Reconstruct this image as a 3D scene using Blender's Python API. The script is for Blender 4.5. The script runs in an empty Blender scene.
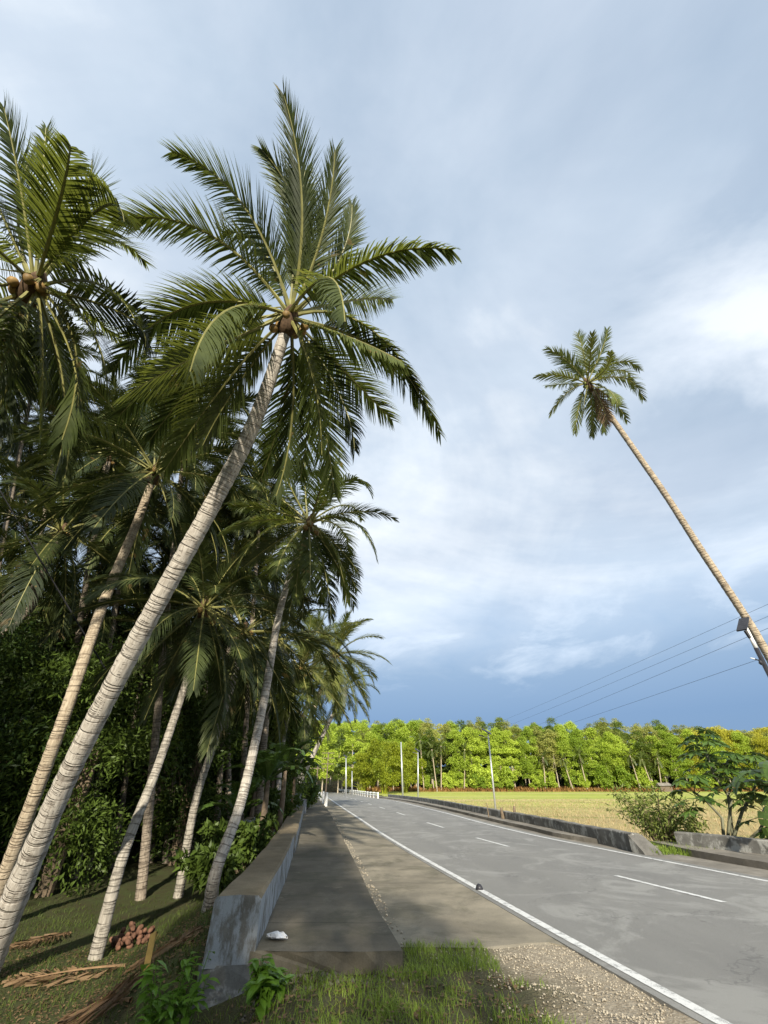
import bpy, math, random
import numpy as np
from mathutils import Vector, Matrix

R = math.radians
rnd = random.Random(7)
scene = bpy.context.scene
col = scene.collection
CAMH = 1.6
PITCH = math.atan(277 / 410)

# ------------------------------------------------------------------ helpers
def at(px, py, Y):
    """point at distance Y in front of the photographer seen in direction (px, py)"""
    u = px - 384; v = 512 - py
    y = 410 * math.cos(PITCH) - v * math.sin(PITCH)
    z = 410 * math.sin(PITCH) + v * math.cos(PITCH)
    return Vector((u / y * Y, Y, CAMH + z / y * Y))

def atd(px, py, depth):
    u = px - 384; v = 512 - py
    y = 410 * math.cos(PITCH) - v * math.sin(PITCH)
    z = 410 * math.sin(PITCH) + v * math.cos(PITCH)
    k = depth / 410
    return Vector((u * k, y * k, CAMH + z * k))

def smooth(a, b, x):
    t = np.clip((x - a) / (b - a), 0, 1)
    return t * t * (3 - 2 * t)

def curve1(pts):
    ys = np.array([p[0] for p in pts], float); xs = np.array([p[1] for p in pts], float)
    m = np.gradient(xs, ys)
    def f(y):
        y = np.clip(np.asarray(y, float), ys[0], ys[-1])
        i = np.clip(np.searchsorted(ys, y) - 1, 0, len(ys) - 2)
        h = ys[i + 1] - ys[i]; t = (y - ys[i]) / h
        return ((2*t**3 - 3*t**2 + 1) * xs[i] + (t**3 - 2*t**2 + t) * h * m[i]
                + (-2*t**3 + 3*t**2) * xs[i + 1] + (t**3 - t**2) * h * m[i + 1])
    return f

zr = curve1([(-80, 0), (0, 0), (10, 0), (18, .07), (34, .26), (83, .5), (140, .95), (200, 1.4), (320, 2.2)])
LL = curve1([(-40, 12.4), (-5, 4.9), (5.15, 2.76), (6.75, 2.47), (10.6, 1.78), (16.1, .74), (21.5, -.2), (28.6, -1.35), (35, -2.4), (50, -4.7), (78, -8.8), (120, -16), (160, -26), (200, -42)])
RR = curve1([(-40, 19), (-5, 11.5), (5, 9.35), (11.5, 7.95), (16.1, 6.85), (19.3, 6.1), (24.8, 5.2), (34.4, 4.1), (42, 3.2), (60, 1.2), (78, -2.2), (120, -9.4), (160, -19.4), (200, -35)])
CC = curve1([(-40, 15.7), (5, 6.9), (9.5, 5.8), (12, 5.12), (17, 4.02), (19.3, 3.5), (23.7, 2.7), (26.5, 2.2), (34, 1.0), (50, -1.5), (78, -5.5), (120, -12.7), (160, -22.7), (200, -38.5)])
SE = curve1([(5.5, .3), (6.5, .18), (7.85, -.04), (11.2, -.49), (16.9, -1.28), (29.7, -3.1), (49, -6.1), (70, -9.6), (90, -13), (120, -19)])
WI = curve1([(6.3, -1.40), (10, -1.84), (14, -2.4), (18, -3.0), (25, -4.05), (40, -6.3), (50, -7.9), (60, -9.6), (120, -21)])
LX = curve1([(-40, 2), (-5, -1.2), (5, -1.5), (6.4, -1.95), (10, -2.45), (14, -3.05), (18, -3.6), (25, -4.6), (40, -6.9), (60, -10.2), (120, -21), (200, -52)])
RX = curve1([(-40, 26), (0, 15.6), (9, 12.9), (14, 10.8), (16.2, 9.9), (18, 8.2), (23, 7.3), (30, 6.5), (50, 4.8), (65, 3.0), (80, .9), (120, -6.2), (160, -16), (200, -30)])
WR = curve1([(15.6, 7.45), (23, 6.85), (30, 6.05), (50, 4.3), (65, 2.6), (80, .4)])

def H(x, y):
    """height of the open ground"""
    x = np.asarray(x, float); y = np.asarray(y, float)
    z = zr(y) - .05 + .03 * smooth(9, 7.6, y)
    lx, rx = LX(y), RX(y)
    d = lx - x
    z = z - smooth(0, 2.2, d) * .82 - .012 * np.clip(d - 2.2, 0, 25)
    near = smooth(7.5, 5.5, y)                       # verge in front of the pavement
    z = z - near * smooth(-.7, -1.8, x) * .42 * smooth(7, 6, y) + near * (.05 * np.sin(x * 5.1) * np.sin(y * 6.3 + x * 2) + .02) * smooth(-.2, -.9, x - LL(y))
    e = x - rx
    fz = zr(y) - .5 + .7 * smooth(30, 125, y)
    k = smooth(.2, 1.6, e)
    z = z * (1 - k) + fz * k
    z = z + smooth(127, 131, y) * .5 * (.3 + .7 * smooth(0, 8, e)) + np.clip(y - 131, 0, 90) * .075
    z = z + (.03 * np.sin(x * 1.7 + y * .9) * np.sin(y * 1.3 - x * .6)) * smooth(.2, 2, np.maximum(d, e))
    return z
def h(x, y): return float(H(x, y))

# ------------------------------------------------------------------ mesh helpers
class MB:
    def __init__(s): s.v = []; s.f = []; s.uv = None
    def add(s, verts, faces):
        n = len(s.v); s.v.extend([tuple(p) for p in verts]); s.f.extend([tuple(i + n for i in f) for f in faces])
    def box(s, lo, hi, jit=0):
        x0, y0, z0 = lo; x1, y1, z1 = hi
        s.add([(x0,y0,z0),(x1,y0,z0),(x1,y1,z0),(x0,y1,z0),(x0,y0,z1),(x1,y0,z1),(x1,y1,z1),(x0,y1,z1)],
              [(0,3,2,1),(4,5,6,7),(0,1,5,4),(1,2,6,5),(2,3,7,6),(3,0,4,7)])
    def tube(s, pts, rad, n=8, cap=True):
        pts = [Vector(p) for p in pts]; m = len(pts); base = len(s.v)
        if not hasattr(rad, '__len__'): rad = [rad] * m
        ref = Vector((0, 0, 1))
        t0 = (pts[1] - pts[0]).normalized()
        if abs(t0.z) > .9: ref = Vector((1, 0, 0))
        a = t0.cross(ref).normalized()
        for i, p in enumerate(pts):
            t = (pts[min(i + 1, m - 1)] - pts[max(i - 1, 0)]).normalized()
            a = (a - t * a.dot(t)).normalized(); b = t.cross(a)
            for k in range(n):
                w = 2 * math.pi * k / n
                s.v.append(tuple(p + (a * math.cos(w) + b * math.sin(w)) * rad[i]))
        for i in range(m - 1):
            for k in range(n):
                s.f.append((base + i*n + k, base + i*n + (k+1) % n, base + (i+1)*n + (k+1) % n, base + (i+1)*n + k))
        if cap:
            s.f.append(tuple(base + k for k in range(n))[::-1]); s.f.append(tuple(base + (m-1)*n + k for k in range(n)))
    def mesh(s, name):
        me = bpy.data.meshes.new(name); me.from_pydata(s.v, [], s.f); me.update(); return me
    def build(s, name, mat, parent=None, smooth_=False):
        return link(name, s.mesh(name), mat, parent, smooth_)

def link(name, me, mat, parent=None, smooth_=False):
    if mat and not me.materials: me.materials.append(mat)
    if smooth_: me.polygons.foreach_set('use_smooth', [True] * len(me.polygons))
    o = bpy.data.objects.new(name, me); col.objects.link(o)
    if parent: o.parent = parent
    return o

def np_mesh(name, V, F):
    """V (n,3) ; F (m,k) same-size faces"""
    V = np.asarray(V, np.float32).reshape(-1, 3); F = np.asarray(F, np.int32)
    me = bpy.data.meshes.new(name)
    me.vertices.add(len(V)); me.vertices.foreach_set('co', V.ravel())
    m, k = F.shape
    me.loops.add(m * k); me.loops.foreach_set('vertex_index', F.ravel())
    me.polygons.add(m); me.polygons.foreach_set('loop_start', np.arange(m, dtype=np.int32) * k)
    me.update(calc_edges=True); return me

def tag(o, label=None, cat=None, group=None, kind=None):
    if label: o['label'] = label
    if cat: o['category'] = cat
    if group: o['group'] = group
    if kind: o['kind'] = kind
    return o
def empty(name, loc, label, cat, group=None, rz=0):
    o = bpy.data.objects.new(name, None); col.objects.link(o)
    o.location = loc; o.rotation_euler = (0, 0, rz); o.empty_display_size = .2
    return tag(o, label, cat, group)
def copy_tree(o, parent=None, kids=None):
    c = o.copy(); col.objects.link(c)
    if parent: c.parent = parent
    for ch in KIDS.get(o.name, []) if kids is None else kids: copy_tree(ch, c)
    return c
KIDS = {}
def register_kids():
    KIDS.clear()
    for o in bpy.data.objects:
        if o.parent: KIDS.setdefault(o.parent.name, []).append(o)

# ------------------------------------------------------------------ materials
def newmat(name):
    m = bpy.data.materials.new(name); m.use_nodes = True
    nt = m.node_tree; nt.nodes.clear()
    return m, nt
def nd(nt, t, **kw):
    n = nt.nodes.new(t)
    for k, v in kw.items():
        if k in n.inputs: n.inputs[k].default_value = v
        else: setattr(n, k, v)
    return n
def noise(nt, scale, detail=4, vec=None, rough=.55, dist=0):
    n = nd(nt, 'ShaderNodeTexNoise', Scale=scale, Detail=detail, Roughness=rough, Distortion=dist)
    if vec is not None: nt.links.new(vec, n.inputs['Vector'])
    return n.outputs['Fac']
def ramp(nt, fac, stops):
    r = nt.nodes.new('ShaderNodeValToRGB'); nt.links.new(fac, r.inputs[0])
    e = r.color_ramp.elements
    while len(e) < len(stops): e.new(.5)
    for i, (p, c) in enumerate(stops):
        e[i].position = p; e[i].color = (*c, 1) if len(c) == 3 else c
    return r.outputs[0]
def mix(nt, fac, a, b, mode='MIX'):
    m = nt.nodes.new('ShaderNodeMix'); m.data_type = 'RGBA'; m.blend_type = mode
    for s, v in ((0, fac), (6, a), (7, b)):
        if hasattr(v, 'links'): nt.links.new(v, m.inputs[s])
        elif s == 0: m.inputs[0].default_value = v
        else: m.inputs[s].default_value = (*v, 1)
    return m.outputs[2]
def mth(nt, op, a, b=None, c=None):
    m = nt.nodes.new('ShaderNodeMath'); m.operation = op
    for i, v in enumerate((a, b, c)):
        if v is None: continue
        if hasattr(v, 'links'): nt.links.new(v, m.inputs[i])
        else: m.inputs[i].default_value = v
    return m.outputs[0]
def scaled(nt, vec, s):
    m = nt.nodes.new('ShaderNodeMapping'); m.inputs['Scale'].default_value = s
    nt.links.new(vec, m.inputs['Vector']); return m.outputs[0]
def coords(nt, which='Object'):
    return nt.nodes.new('ShaderNodeTexCoord').outputs[which]
def world_pos(nt): return nt.nodes.new('ShaderNodeNewGeometry').outputs['Position']
def finish(nt, colr, rough=.8, bump=None, bstr=.3, bdist=.02, spec=.3, trans=None, metallic=0):
    b = nt.nodes.new('ShaderNodeBsdfPrincipled')
    if hasattr(colr, 'links'): nt.links.new(colr, b.inputs['Base Color'])
    else: b.inputs['Base Color'].default_value = (*colr, 1)
    if hasattr(rough, 'links'): nt.links.new(rough, b.inputs['Roughness'])
    else: b.inputs['Roughness'].default_value = rough
    b.inputs['Specular IOR Level'].default_value = spec; b.inputs['Metallic'].default_value = metallic
    if bump is not None:
        bp = nd(nt, 'ShaderNodeBump', Strength=bstr, Distance=bdist)
        nt.links.new(bump, bp.inputs['Height']); nt.links.new(bp.outputs[0], b.inputs['Normal'])
    out = nt.nodes.new('ShaderNodeOutputMaterial'); sh = b.outputs[0]
    if trans:
        amt, tc = trans
        t = nt.nodes.new('ShaderNodeBsdfTranslucent')
        if hasattr(tc, 'links'): nt.links.new(tc, t.inputs[0])
        else: t.inputs[0].default_value = (*tc, 1)
        mx = nt.nodes.new('ShaderNodeMixShader'); mx.inputs[0].default_value = amt
        nt.links.new(sh, mx.inputs[1]); nt.links.new(t.outputs[0], mx.inputs[2]); sh = mx.outputs[0]
    nt.links.new(sh, out.inputs[0])

def m_plain(name, c, rough=.7, var=.25, scale=6, metallic=0):
    m, nt = newmat(name); n = noise(nt, scale, 5, coords(nt))
    a = tuple(v * (1 - var) for v in c); b = tuple(min(1, v * (1 + var)) for v in c)
    finish(nt, ramp(nt, n, [(.3, a), (.7, b)]), rough, n, .2, .01, metallic=metallic); return m

def m_leaf(name, dark, light, tcol, scale=.5, rough=.45, trans=.3, spec=.4, per_object=.35, brown=0):
    m, nt = newmat(name)
    n1 = noise(nt, scale, 4, world_pos(nt)); n2 = noise(nt, scale * 11, 2, world_pos(nt))
    f = mth(nt, 'ADD', mth(nt, 'MULTIPLY', n1, .65), mth(nt, 'MULTIPLY', n2, .35))
    oi = nt.nodes.new('ShaderNodeObjectInfo').outputs['Random']
    f = mth(nt, 'ADD', f, mth(nt, 'MULTIPLY', mth(nt, 'SUBTRACT', oi, .5), per_object))
    c = ramp(nt, f, [(.28, dark), (.72, light)])
    if brown:
        nb = noise(nt, 1.7, 3, world_pos(nt))
        c = mix(nt, mth(nt, 'MULTIPLY', mth(nt, 'GREATER_THAN', nb, .66), brown), c, (.2, .13, .05))
    tc = mix(nt, .6, c, tcol)
    finish(nt, c, rough, spec=spec, trans=(trans, tc)); return m

M = {}
M['frond'] = m_leaf('palm_leaflet', (.03, .046, .014), (.105, .13, .038), (.30, .34, .045), .8, .55, .36, .18, .4, .6)
M['frond_mid'] = m_leaf('palm_leaflet_mid', (.05, .075, .02), (.17, .19, .05), (.28, .31, .05), .8, .45, .34, .3, .35, .6)
M['frond_shade'] = m_leaf('palm_leaflet_shaded', (.018, .030, .011), (.07, .088, .026), (.13, .155, .025), .8, .5, .2, .25, .45, .5)  # darker copy of the frond green, the grove's shade put into its colour
M['frond_far'] = m_leaf('palm_leaflet_pale', (.07, .10, .03), (.17, .20, .06), (.3, .32, .05), .8, .4, .3)
M['frond_dry'] = m_leaf('palm_leaflet_dry', (.12, .07, .035), (.26, .17, .09), (.3, .2, .1), 2, .7, .2)
M['midrib'] = m_plain('palm_midrib', (.22, .21, .07), .5)
M['midrib_dry'] = m_plain('palm_midrib_dry', (.24, .15, .08), .7)
M['coconut'] = m_plain('coconut_husk', (.24, .15, .05), .6, .5, 5)
M['husk'] = m_plain('dry_husk', (.13, .065, .04), .85, .6, 9)
M['coconut_green'] = m_plain('coconut_green', (.2, .22, .05), .5)
M['fibre'] = m_plain('palm_sheath_fibre', (.09, .055, .03), .9, .5, 20)
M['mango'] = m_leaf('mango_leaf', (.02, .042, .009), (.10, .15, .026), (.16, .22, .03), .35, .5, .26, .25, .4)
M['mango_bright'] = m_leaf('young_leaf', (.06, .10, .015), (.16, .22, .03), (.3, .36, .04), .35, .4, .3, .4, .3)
M['lime'] = m_leaf('lime_leaf', (.20, .30, .03), (.50, .62, .08), (.5, .58, .05), .16, .5, .32, .3, .5)
M['olive'] = m_leaf('olive_leaf', (.18, .21, .04), (.38, .39, .1), (.34, .38, .08), .16, .55, .3, .3, .5)
M['yellow'] = m_leaf('yellow_leaf', (.32, .32, .02), (.55, .52, .06), (.55, .5, .07), .16, .5, .3, .3, .4)
M['bamboo'] = m_leaf('bamboo_leaf', (.16, .21, .015), (.38, .42, .03), (.5, .55, .05), .3, .5, .35, .3, .2)
M['banana'] = m_leaf('banana_leaf', (.03, .065, .014), (.09, .15, .03), (.18, .26, .04), .9, .36, .25)
M['papaya'] = m_leaf('papaya_leaf', (.03, .068, .014), (.10, .17, .03), (.14, .2, .03), 1.2, .45, .22)
M['shrub'] = m_leaf('shrub_leaf', (.13, .17, .035), (.33, .38, .09), (.25, .28, .06), 1.5, .55, .25)
M['creeper'] = m_leaf('creeper_leaf', (.07, .15, .015), (.16, .29, .03), (.25, .4, .04), 3, .42, .28, .4, .1)
M['grass'] = m_leaf('grass_blade', (.10, .17, .02), (.29, .38, .06), (.24, .3, .04), 1.2, .6, .3, .25, 0, .4)
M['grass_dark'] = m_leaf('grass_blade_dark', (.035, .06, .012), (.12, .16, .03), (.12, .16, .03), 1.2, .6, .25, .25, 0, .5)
M['grass_field'] = m_leaf('field_grass_blade', (.34, .26, .13), (.54, .43, .25), (.5, .42, .2), .12, .7, .25, .2, 0)
M['bark'] = m_plain('bark', (.16, .12, .08), .9, .4, 8)
M['bark_pale'] = m_plain('bark_pale', (.42, .36, .27), .85, .3, 5)
M['steel'] = m_plain('galvanised_steel', (.5, .52, .53), .4, .1, 8, .5)
M['dark'] = m_plain('dark_metal', (.03, .03, .035), .4)
M['wire'] = m_plain('cable_rubber', (.012, .012, .014), .6)
M['whitepaint'] = m_plain('white_paint', (.72, .72, .70), .6, .12, 3)
M['plastic'] = m_plain('white_plastic', (.8, .8, .8), .4, .05, 30)
M['stake'] = m_plain('stake_wood', (.62, .40, .12), .7, .2, 14)
M['stone'] = m_leaf('gravel_stone', (.24, .205, .155), (.48, .43, .34), (.3, .25, .2), 9, .9, .0, .2, 0)
M['rubble'] = m_leaf('dark_rubble', (.07, .06, .045), (.24, .21, .17), (.2, .2, .2), 9, .9, .0, .2, 0)
M['litter'] = m_leaf('leaf_litter', (.09, .055, .03), (.28, .19, .1), (.2, .12, .06), 6, .8, .1, .2, 0)
M['thatch'] = m_plain('rusty_roof', (.09, .07, .06), .8, .4, 3)
M['undergrowth'] = m_leaf('dry_undergrowth', (.17, .075, .03), (.36, .22, .07), (.3, .2, .08), .3, .8, .15, .2, 0)
M['papaya_stem'] = m_plain('papaya_stem', (.17, .17, .11), .7, .3, 6)
M['timber'] = m_plain('grey_timber', (.14, .11, .08), .85, .4, 6)

def m_trunk(name, base, pale, ring):
    m, nt = newmat(name)
    uv = coords(nt, 'UV')
    v1 = scaled(nt, uv, (.16, 8, 1)); v2 = scaled(nt, uv, (3, 2.4, 1))
    ra = mth(nt, 'ABSOLUTE', mth(nt, 'SUBTRACT', noise(nt, 1.0, 2, v1, .4, .1), .5))      # ring scars across the trunk
    rb = mth(nt, 'ABSOLUTE', mth(nt, 'SUBTRACT', noise(nt, 1.0, 2, scaled(nt, uv, (.35, 15, 1)), .45, .25), .46))
    gate = noise(nt, 1.0, 3, scaled(nt, uv, (1.6, 1.1, 1)), .6)
    ringa = ramp(nt, ra, [(.008, (1, 1, 1)), (.05, (0, 0, 0))])
    ringb = mth(nt, 'MULTIPLY', ramp(nt, rb, [(.004, (1, 1, 1)), (.03, (0, 0, 0))]), mth(nt, 'GREATER_THAN', gate, .5))
    ringm = mth(nt, 'MAXIMUM', ringa, ringb)
    n2 = noise(nt, 2.2, 5, v2, .65)
    cb = ramp(nt, n2, [(.32, base), (.62, pale)])
    lich = noise(nt, 1.1, 6, scaled(nt, uv, (2.2, 1.6, 1)), .7)
    cb = mix(nt, mth(nt, 'MULTIPLY', mth(nt, 'GREATER_THAN', lich, .62), .55), cb, ring)
    c = mix(nt, mth(nt, 'MULTIPLY', ringm, .5), cb, ring)
    hgt = mth(nt, 'SUBTRACT', mth(nt, 'ADD', mth(nt, 'MULTIPLY', n2, .5), 0), ringm)
    finish(nt, c, .85, hgt, .75, .02, .2); return m
M['trunk'] = m_trunk('palm_trunk_pale', (.29, .255, .215), (.54, .50, .44), (.09, .072, .06))
M['trunk_tan'] = m_trunk('palm_trunk_tan', (.27, .215, .15), (.50, .42, .31), (.13, .09, .065))
M['trunk_grey'] = m_trunk('palm_trunk_grey', (.19, .17, .14), (.40, .365, .31), (.07, .06, .05))
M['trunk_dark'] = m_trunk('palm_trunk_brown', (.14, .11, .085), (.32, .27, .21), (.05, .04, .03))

# weathered, partly painted concrete
def add_joints(m, every=3.0):
    nt = m.node_tree; b = [n for n in nt.nodes if n.type == 'BSDF_PRINCIPLED'][0]; src = b.inputs['Base Color'].links[0].from_socket
    uv = coords(nt, 'UV'); su = nt.nodes.new('ShaderNodeSeparateXYZ'); nt.links.new(uv, su.inputs[0]); p = world_pos(nt)
    w_ = mth(nt, 'ADD', su.outputs[1], mth(nt, 'MULTIPLY', noise(nt, 6, 3, p), .03))
    fr_ = mth(nt, 'ABSOLUTE', mth(nt, 'SUBTRACT', mth(nt, 'FRACT', mth(nt, 'DIVIDE', w_, every)), .5))
    k = mth(nt, 'LESS_THAN', fr_, .0035)
    st = ramp(nt, noise(nt, .9, 7, p, .7, .6), [(.5, (0, 0, 0)), (.6, (1, 1, 1))])
    lt = ramp(nt, noise(nt, 2.2, 8, p, .75), [(.58, (0, 0, 0)), (.66, (1, 1, 1))])
    c = mix(nt, mth(nt, 'MULTIPLY', st, .4), src, (.06, .06, .035)); c = mix(nt, mth(nt, 'MULTIPLY', lt, .35), c, (.30, .27, .2))
    c = mix(nt, mth(nt, 'MULTIPLY', k, .75), c, (.03, .028, .02)); nt.links.new(c, b.inputs['Base Color'])
def m_concrete(name, bare_a, bare_b, paint=None, cover=.5, scale=3, streak=True, rough=.88, stv=(2.2, 2.2, .55)):
    m, nt = newmat(name); p = world_pos(nt)
    n = noise(nt, scale, 8, p, .65); f = noise(nt, 60, 3, p); big = noise(nt, .7, 4, p)
    c = ramp(nt, n, [(.3, bare_a), (.7, bare_b)])
    c = mix(nt, .25, c, ramp(nt, f, [(.3, tuple(v * .5 for v in bare_a)), (.7, bare_b)]))
    c = mix(nt, mth(nt, 'MULTIPLY', ramp(nt, big, [(.42, (0,0,0)), (.62, (1,1,1))]), .45), c, tuple(v * .45 for v in bare_a))
    if paint:
        c0 = c
        s = noise(nt, 2.6, 7, scaled(nt, p, stv), .7)
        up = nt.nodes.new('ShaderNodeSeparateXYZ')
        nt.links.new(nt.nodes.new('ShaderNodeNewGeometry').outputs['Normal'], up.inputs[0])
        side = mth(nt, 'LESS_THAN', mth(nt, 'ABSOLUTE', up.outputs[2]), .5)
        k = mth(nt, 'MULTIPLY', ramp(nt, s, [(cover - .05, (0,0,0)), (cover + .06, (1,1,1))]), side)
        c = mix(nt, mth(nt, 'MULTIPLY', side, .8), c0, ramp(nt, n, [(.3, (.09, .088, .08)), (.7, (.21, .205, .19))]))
        c = mix(nt, k, c, paint)
    finish(nt, c, rough, mth(nt, 'ADD', mth(nt, 'MULTIPLY', f, .4), n), .35, .02, .25); return m
M['wall'] = m_concrete('parapet_concrete', (.16, .125, .075), (.30, .24, .155), (.33, .345, .355), .47, stv=(2.6, 2.6, 1.0))
M['wall_grey'] = m_concrete('old_concrete', (.10, .095, .085), (.3, .29, .265), (.40, .40, .375), .54, 2, stv=(1.2, 1.2, 1.0))
M['footing'] = m_concrete('footing_concrete', (.12, .115, .10), (.30, .29, .27), (.46, .46, .45), .52, 5, stv=(1, 1, 1))
M['slab'] = m_concrete('pavement_concrete', (.125, .108, .078), (.21, .182, .135), None)
add_joints(M['slab'])
M['kerb'] = m_concrete('kerb_concrete', (.17, .155, .13), (.33, .30, .255), None)
M['apron'] = m_concrete('shoulder_concrete', (.19, .17, .13), (.36, .315, .235), None, scale=1.2)
add_joints(M['apron'], 4.5)

def m_asphalt():
    m, nt = newmat('worn_asphalt'); p = world_pos(nt)
    rot = nt.nodes.new('ShaderNodeMapping'); rot.inputs['Rotation'].default_value = (0, 0, R(-9)); rot.inputs['Scale'].default_value = (.8, .16, 1)
    nt.links.new(p, rot.inputs['Vector'])
    n = noise(nt, 1.0, 7, rot.outputs[0], .62, .4); g = noise(nt, 130, 3, p, .7); b = noise(nt, .55, 6, p, .7, 1.5)
    c = ramp(nt, n, [(.3, (.13, .128, .118)), (.7, (.225, .218, .198))])
    c = mix(nt, .55, c, ramp(nt, g, [(.32, (.05, .05, .05)), (.68, (.37, .36, .34))]))
    c = mix(nt, mth(nt, 'MULTIPLY', ramp(nt, b, [(.5, (0,0,0)), (.6, (1,1,1))]), .6), c, (.32, .315, .295))
    tr = ramp(nt, noise(nt, .5, 4, rot.outputs[0], .5, 1), [(.55, (0,0,0)), (.7, (1,1,1))])
    c = mix(nt, mth(nt, 'MULTIPLY', tr, .35), c, (.09, .09, .092))
    uv = coords(nt, 'UV'); su = nt.nodes.new('ShaderNodeSeparateXYZ'); nt.links.new(uv, su.inputs[0])
    wob = mth(nt, 'ADD', su.outputs[0], mth(nt, 'MULTIPLY', noise(nt, .3, 2, p), .5))
    trk = mth(nt, 'MULTIPLY', mth(nt, 'ABSOLUTE', mth(nt, 'SINE', mth(nt, 'MULTIPLY', wob, math.pi / 1.62))), .5)
    c = mix(nt, mth(nt, 'MULTIPLY', trk, .35), c, (.27, .265, .245))
    cr_ = nd(nt, 'ShaderNodeTexVoronoi', feature='DISTANCE_TO_EDGE', Scale=.42)
    wv = nt.nodes.new('ShaderNodeVectorMath'); wv.operation = 'ADD'; nt.links.new(p, wv.inputs[0])
    nz = nd(nt, 'ShaderNodeTexNoise', Scale=2.5, Detail=6); nt.links.new(p, nz.inputs['Vector']); nt.links.new(nz.outputs['Color'], wv.inputs[1])
    nt.links.new(wv.outputs[0], cr_.inputs['Vector'])
    crack = mth(nt, 'MULTIPLY', mth(nt, 'LESS_THAN', cr_.outputs['Distance'], .006), mth(nt, 'GREATER_THAN', noise(nt, .35, 3, p), .52))
    c = mix(nt, mth(nt, 'MULTIPLY', crack, .3), c, (.05, .05, .05))
    sp2 = noise(nt, 3.5, 6, p, .8); c = mix(nt, mth(nt, 'MULTIPLY', ramp(nt, sp2, [(.6, (0,0,0)), (.68, (1,1,1))]), .4), c, (.34, .33, .31))
    hh_ = g
    finish(nt, c, .8, hh_, .5, .01, .3); return m
M['asphalt'] = m_asphalt()
def m_marking():
    m, nt = newmat('road_paint'); p = world_pos(nt)
    n = noise(nt, 9, 6, p, .75); f = noise(nt, 90, 2, p)
    c = ramp(nt, mth(nt, 'ADD', mth(nt, 'MULTIPLY', n, .7), mth(nt, 'MULTIPLY', f, .3)), [(.40, (.26, .26, .25)), (.5, (.66, .66, .64))])
    finish(nt, c, .65, f, .2, .004); return m
M['marking'] = m_marking()

def m_ground():
    m, nt = newmat('verge_soil'); p = world_pos(nt)
    att = nd(nt, 'ShaderNodeAttribute', attribute_name='zone'); sep = nt.nodes.new('ShaderNodeSeparateColor')
    nt.links.new(att.outputs['Color'], sep.inputs[0])
    n = noise(nt, 2.2, 8, p, .7); f = noise(nt, 45, 4, p, .7); v = nd(nt, 'ShaderNodeTexVoronoi', Scale=38); nt.links.new(p, v.inputs['Vector'])
    soil = mix(nt, .4, ramp(nt, n, [(.3, (.05, .038, .024)), (.7, (.15, .115, .075))]), ramp(nt, f, [(.3, (.03, .025, .015)), (.7, (.2, .16, .1))]))
    green = ramp(nt, mth(nt, 'ADD', mth(nt, 'MULTIPLY', n, .6), mth(nt, 'MULTIPLY', f, .4)), [(.35, (.06, .045, .025)), (.6, (.05, .08, .02))])
    grav = mix(nt, .55, ramp(nt, v.outputs['Color'], [(.2, (.22, .185, .135)), (.8, (.48, .43, .34))]), ramp(nt, f, [(.3, (.2, .16, .11)), (.7, (.36, .30, .22))]))
    c = mix(nt, sep.outputs[1], soil, green); c = mix(nt, sep.outputs[0], c, grav)
    finish(nt, c, .95, mth(nt, 'ADD', f, mth(nt, 'MULTIPLY', v.outputs['Distance'], .6)), .6, .03, .15); return m
M['ground'] = m_ground()
def m_field():
    m, nt = newmat('field_grass'); p = world_pos(nt)
    band = noise(nt, 1, 5, scaled(nt, p, (.018, .11, .05)), .6, .3); n = noise(nt, .35, 6, p, .7); f = noise(nt, 5, 5, p, .75)
    s = mth(nt, 'ADD', mth(nt, 'MULTIPLY', band, .75), mth(nt, 'MULTIPLY', n, .25))
    c = ramp(nt, s, [(.38, (.16, .25, .03)), (.47, (.26, .31, .05)), (.52, (.38, .30, .15)), (.62, (.33, .235, .13))])
    sy = nt.nodes.new('ShaderNodeSeparateXYZ'); nt.links.new(p, sy.inputs[0])
    yy_ = mth(nt, 'ADD', mth(nt, 'MULTIPLY', sy.outputs[1], .01), mth(nt, 'MULTIPLY', mth(nt, 'SUBTRACT', band, .5), .9))
    z1 = ramp(nt, yy_, [(.38, (0, 0, 0)), (.66, (1, 1, 1))])
    far_c = ramp(nt, s, [(.36, (.24, .36, .04)), (.5, (.42, .47, .08)), (.62, (.52, .47, .2))])
    c = mix(nt, z1, ramp(nt, s, [(.36, (.30, .33, .07)), (.45, (.46, .36, .17)), (.62, (.40, .28, .15))]), far_c)
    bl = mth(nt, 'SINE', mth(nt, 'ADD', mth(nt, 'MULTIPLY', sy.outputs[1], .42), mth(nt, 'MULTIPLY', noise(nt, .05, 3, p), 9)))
    c = mix(nt, mth(nt, 'MULTIPLY', ramp(nt, bl, [(.9, (0, 0, 0)), (.98, (1, 1, 1))]), .55), c, (.12, .17, .03))  # darker green bund lines, with the field's shadow streak put into their colour
    tf = ramp(nt, noise(nt, 1.1, 6, p, .8), [(.56, (0, 0, 0)), (.66, (1, 1, 1))]); c = mix(nt, mth(nt, 'MULTIPLY', tf, .5), c, (.16, .19, .04))
    c = mix(nt, .3, c, ramp(nt, f, [(.3, (.14, .13, .04)), (.7, (.56, .50, .22))]))
    finish(nt, c, .95, f, .8, .12, .1); return m
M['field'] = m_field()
def m_bank():
    m, nt = newmat('hill_soil'); p = world_pos(nt)
    n = noise(nt, .5, 7, p, .7); f = noise(nt, 4, 4, p)
    c = mix(nt, .4, ramp(nt, n, [(.4, (.07, .045, .02)), (.6, (.035, .045, .012))]), ramp(nt, f, [(.3, (.02, .02, .01)), (.7, (.12, .08, .04))]))
    finish(nt, c, .95, f, .8, .2, .1); return m
M['bank'] = m_bank()

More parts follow.
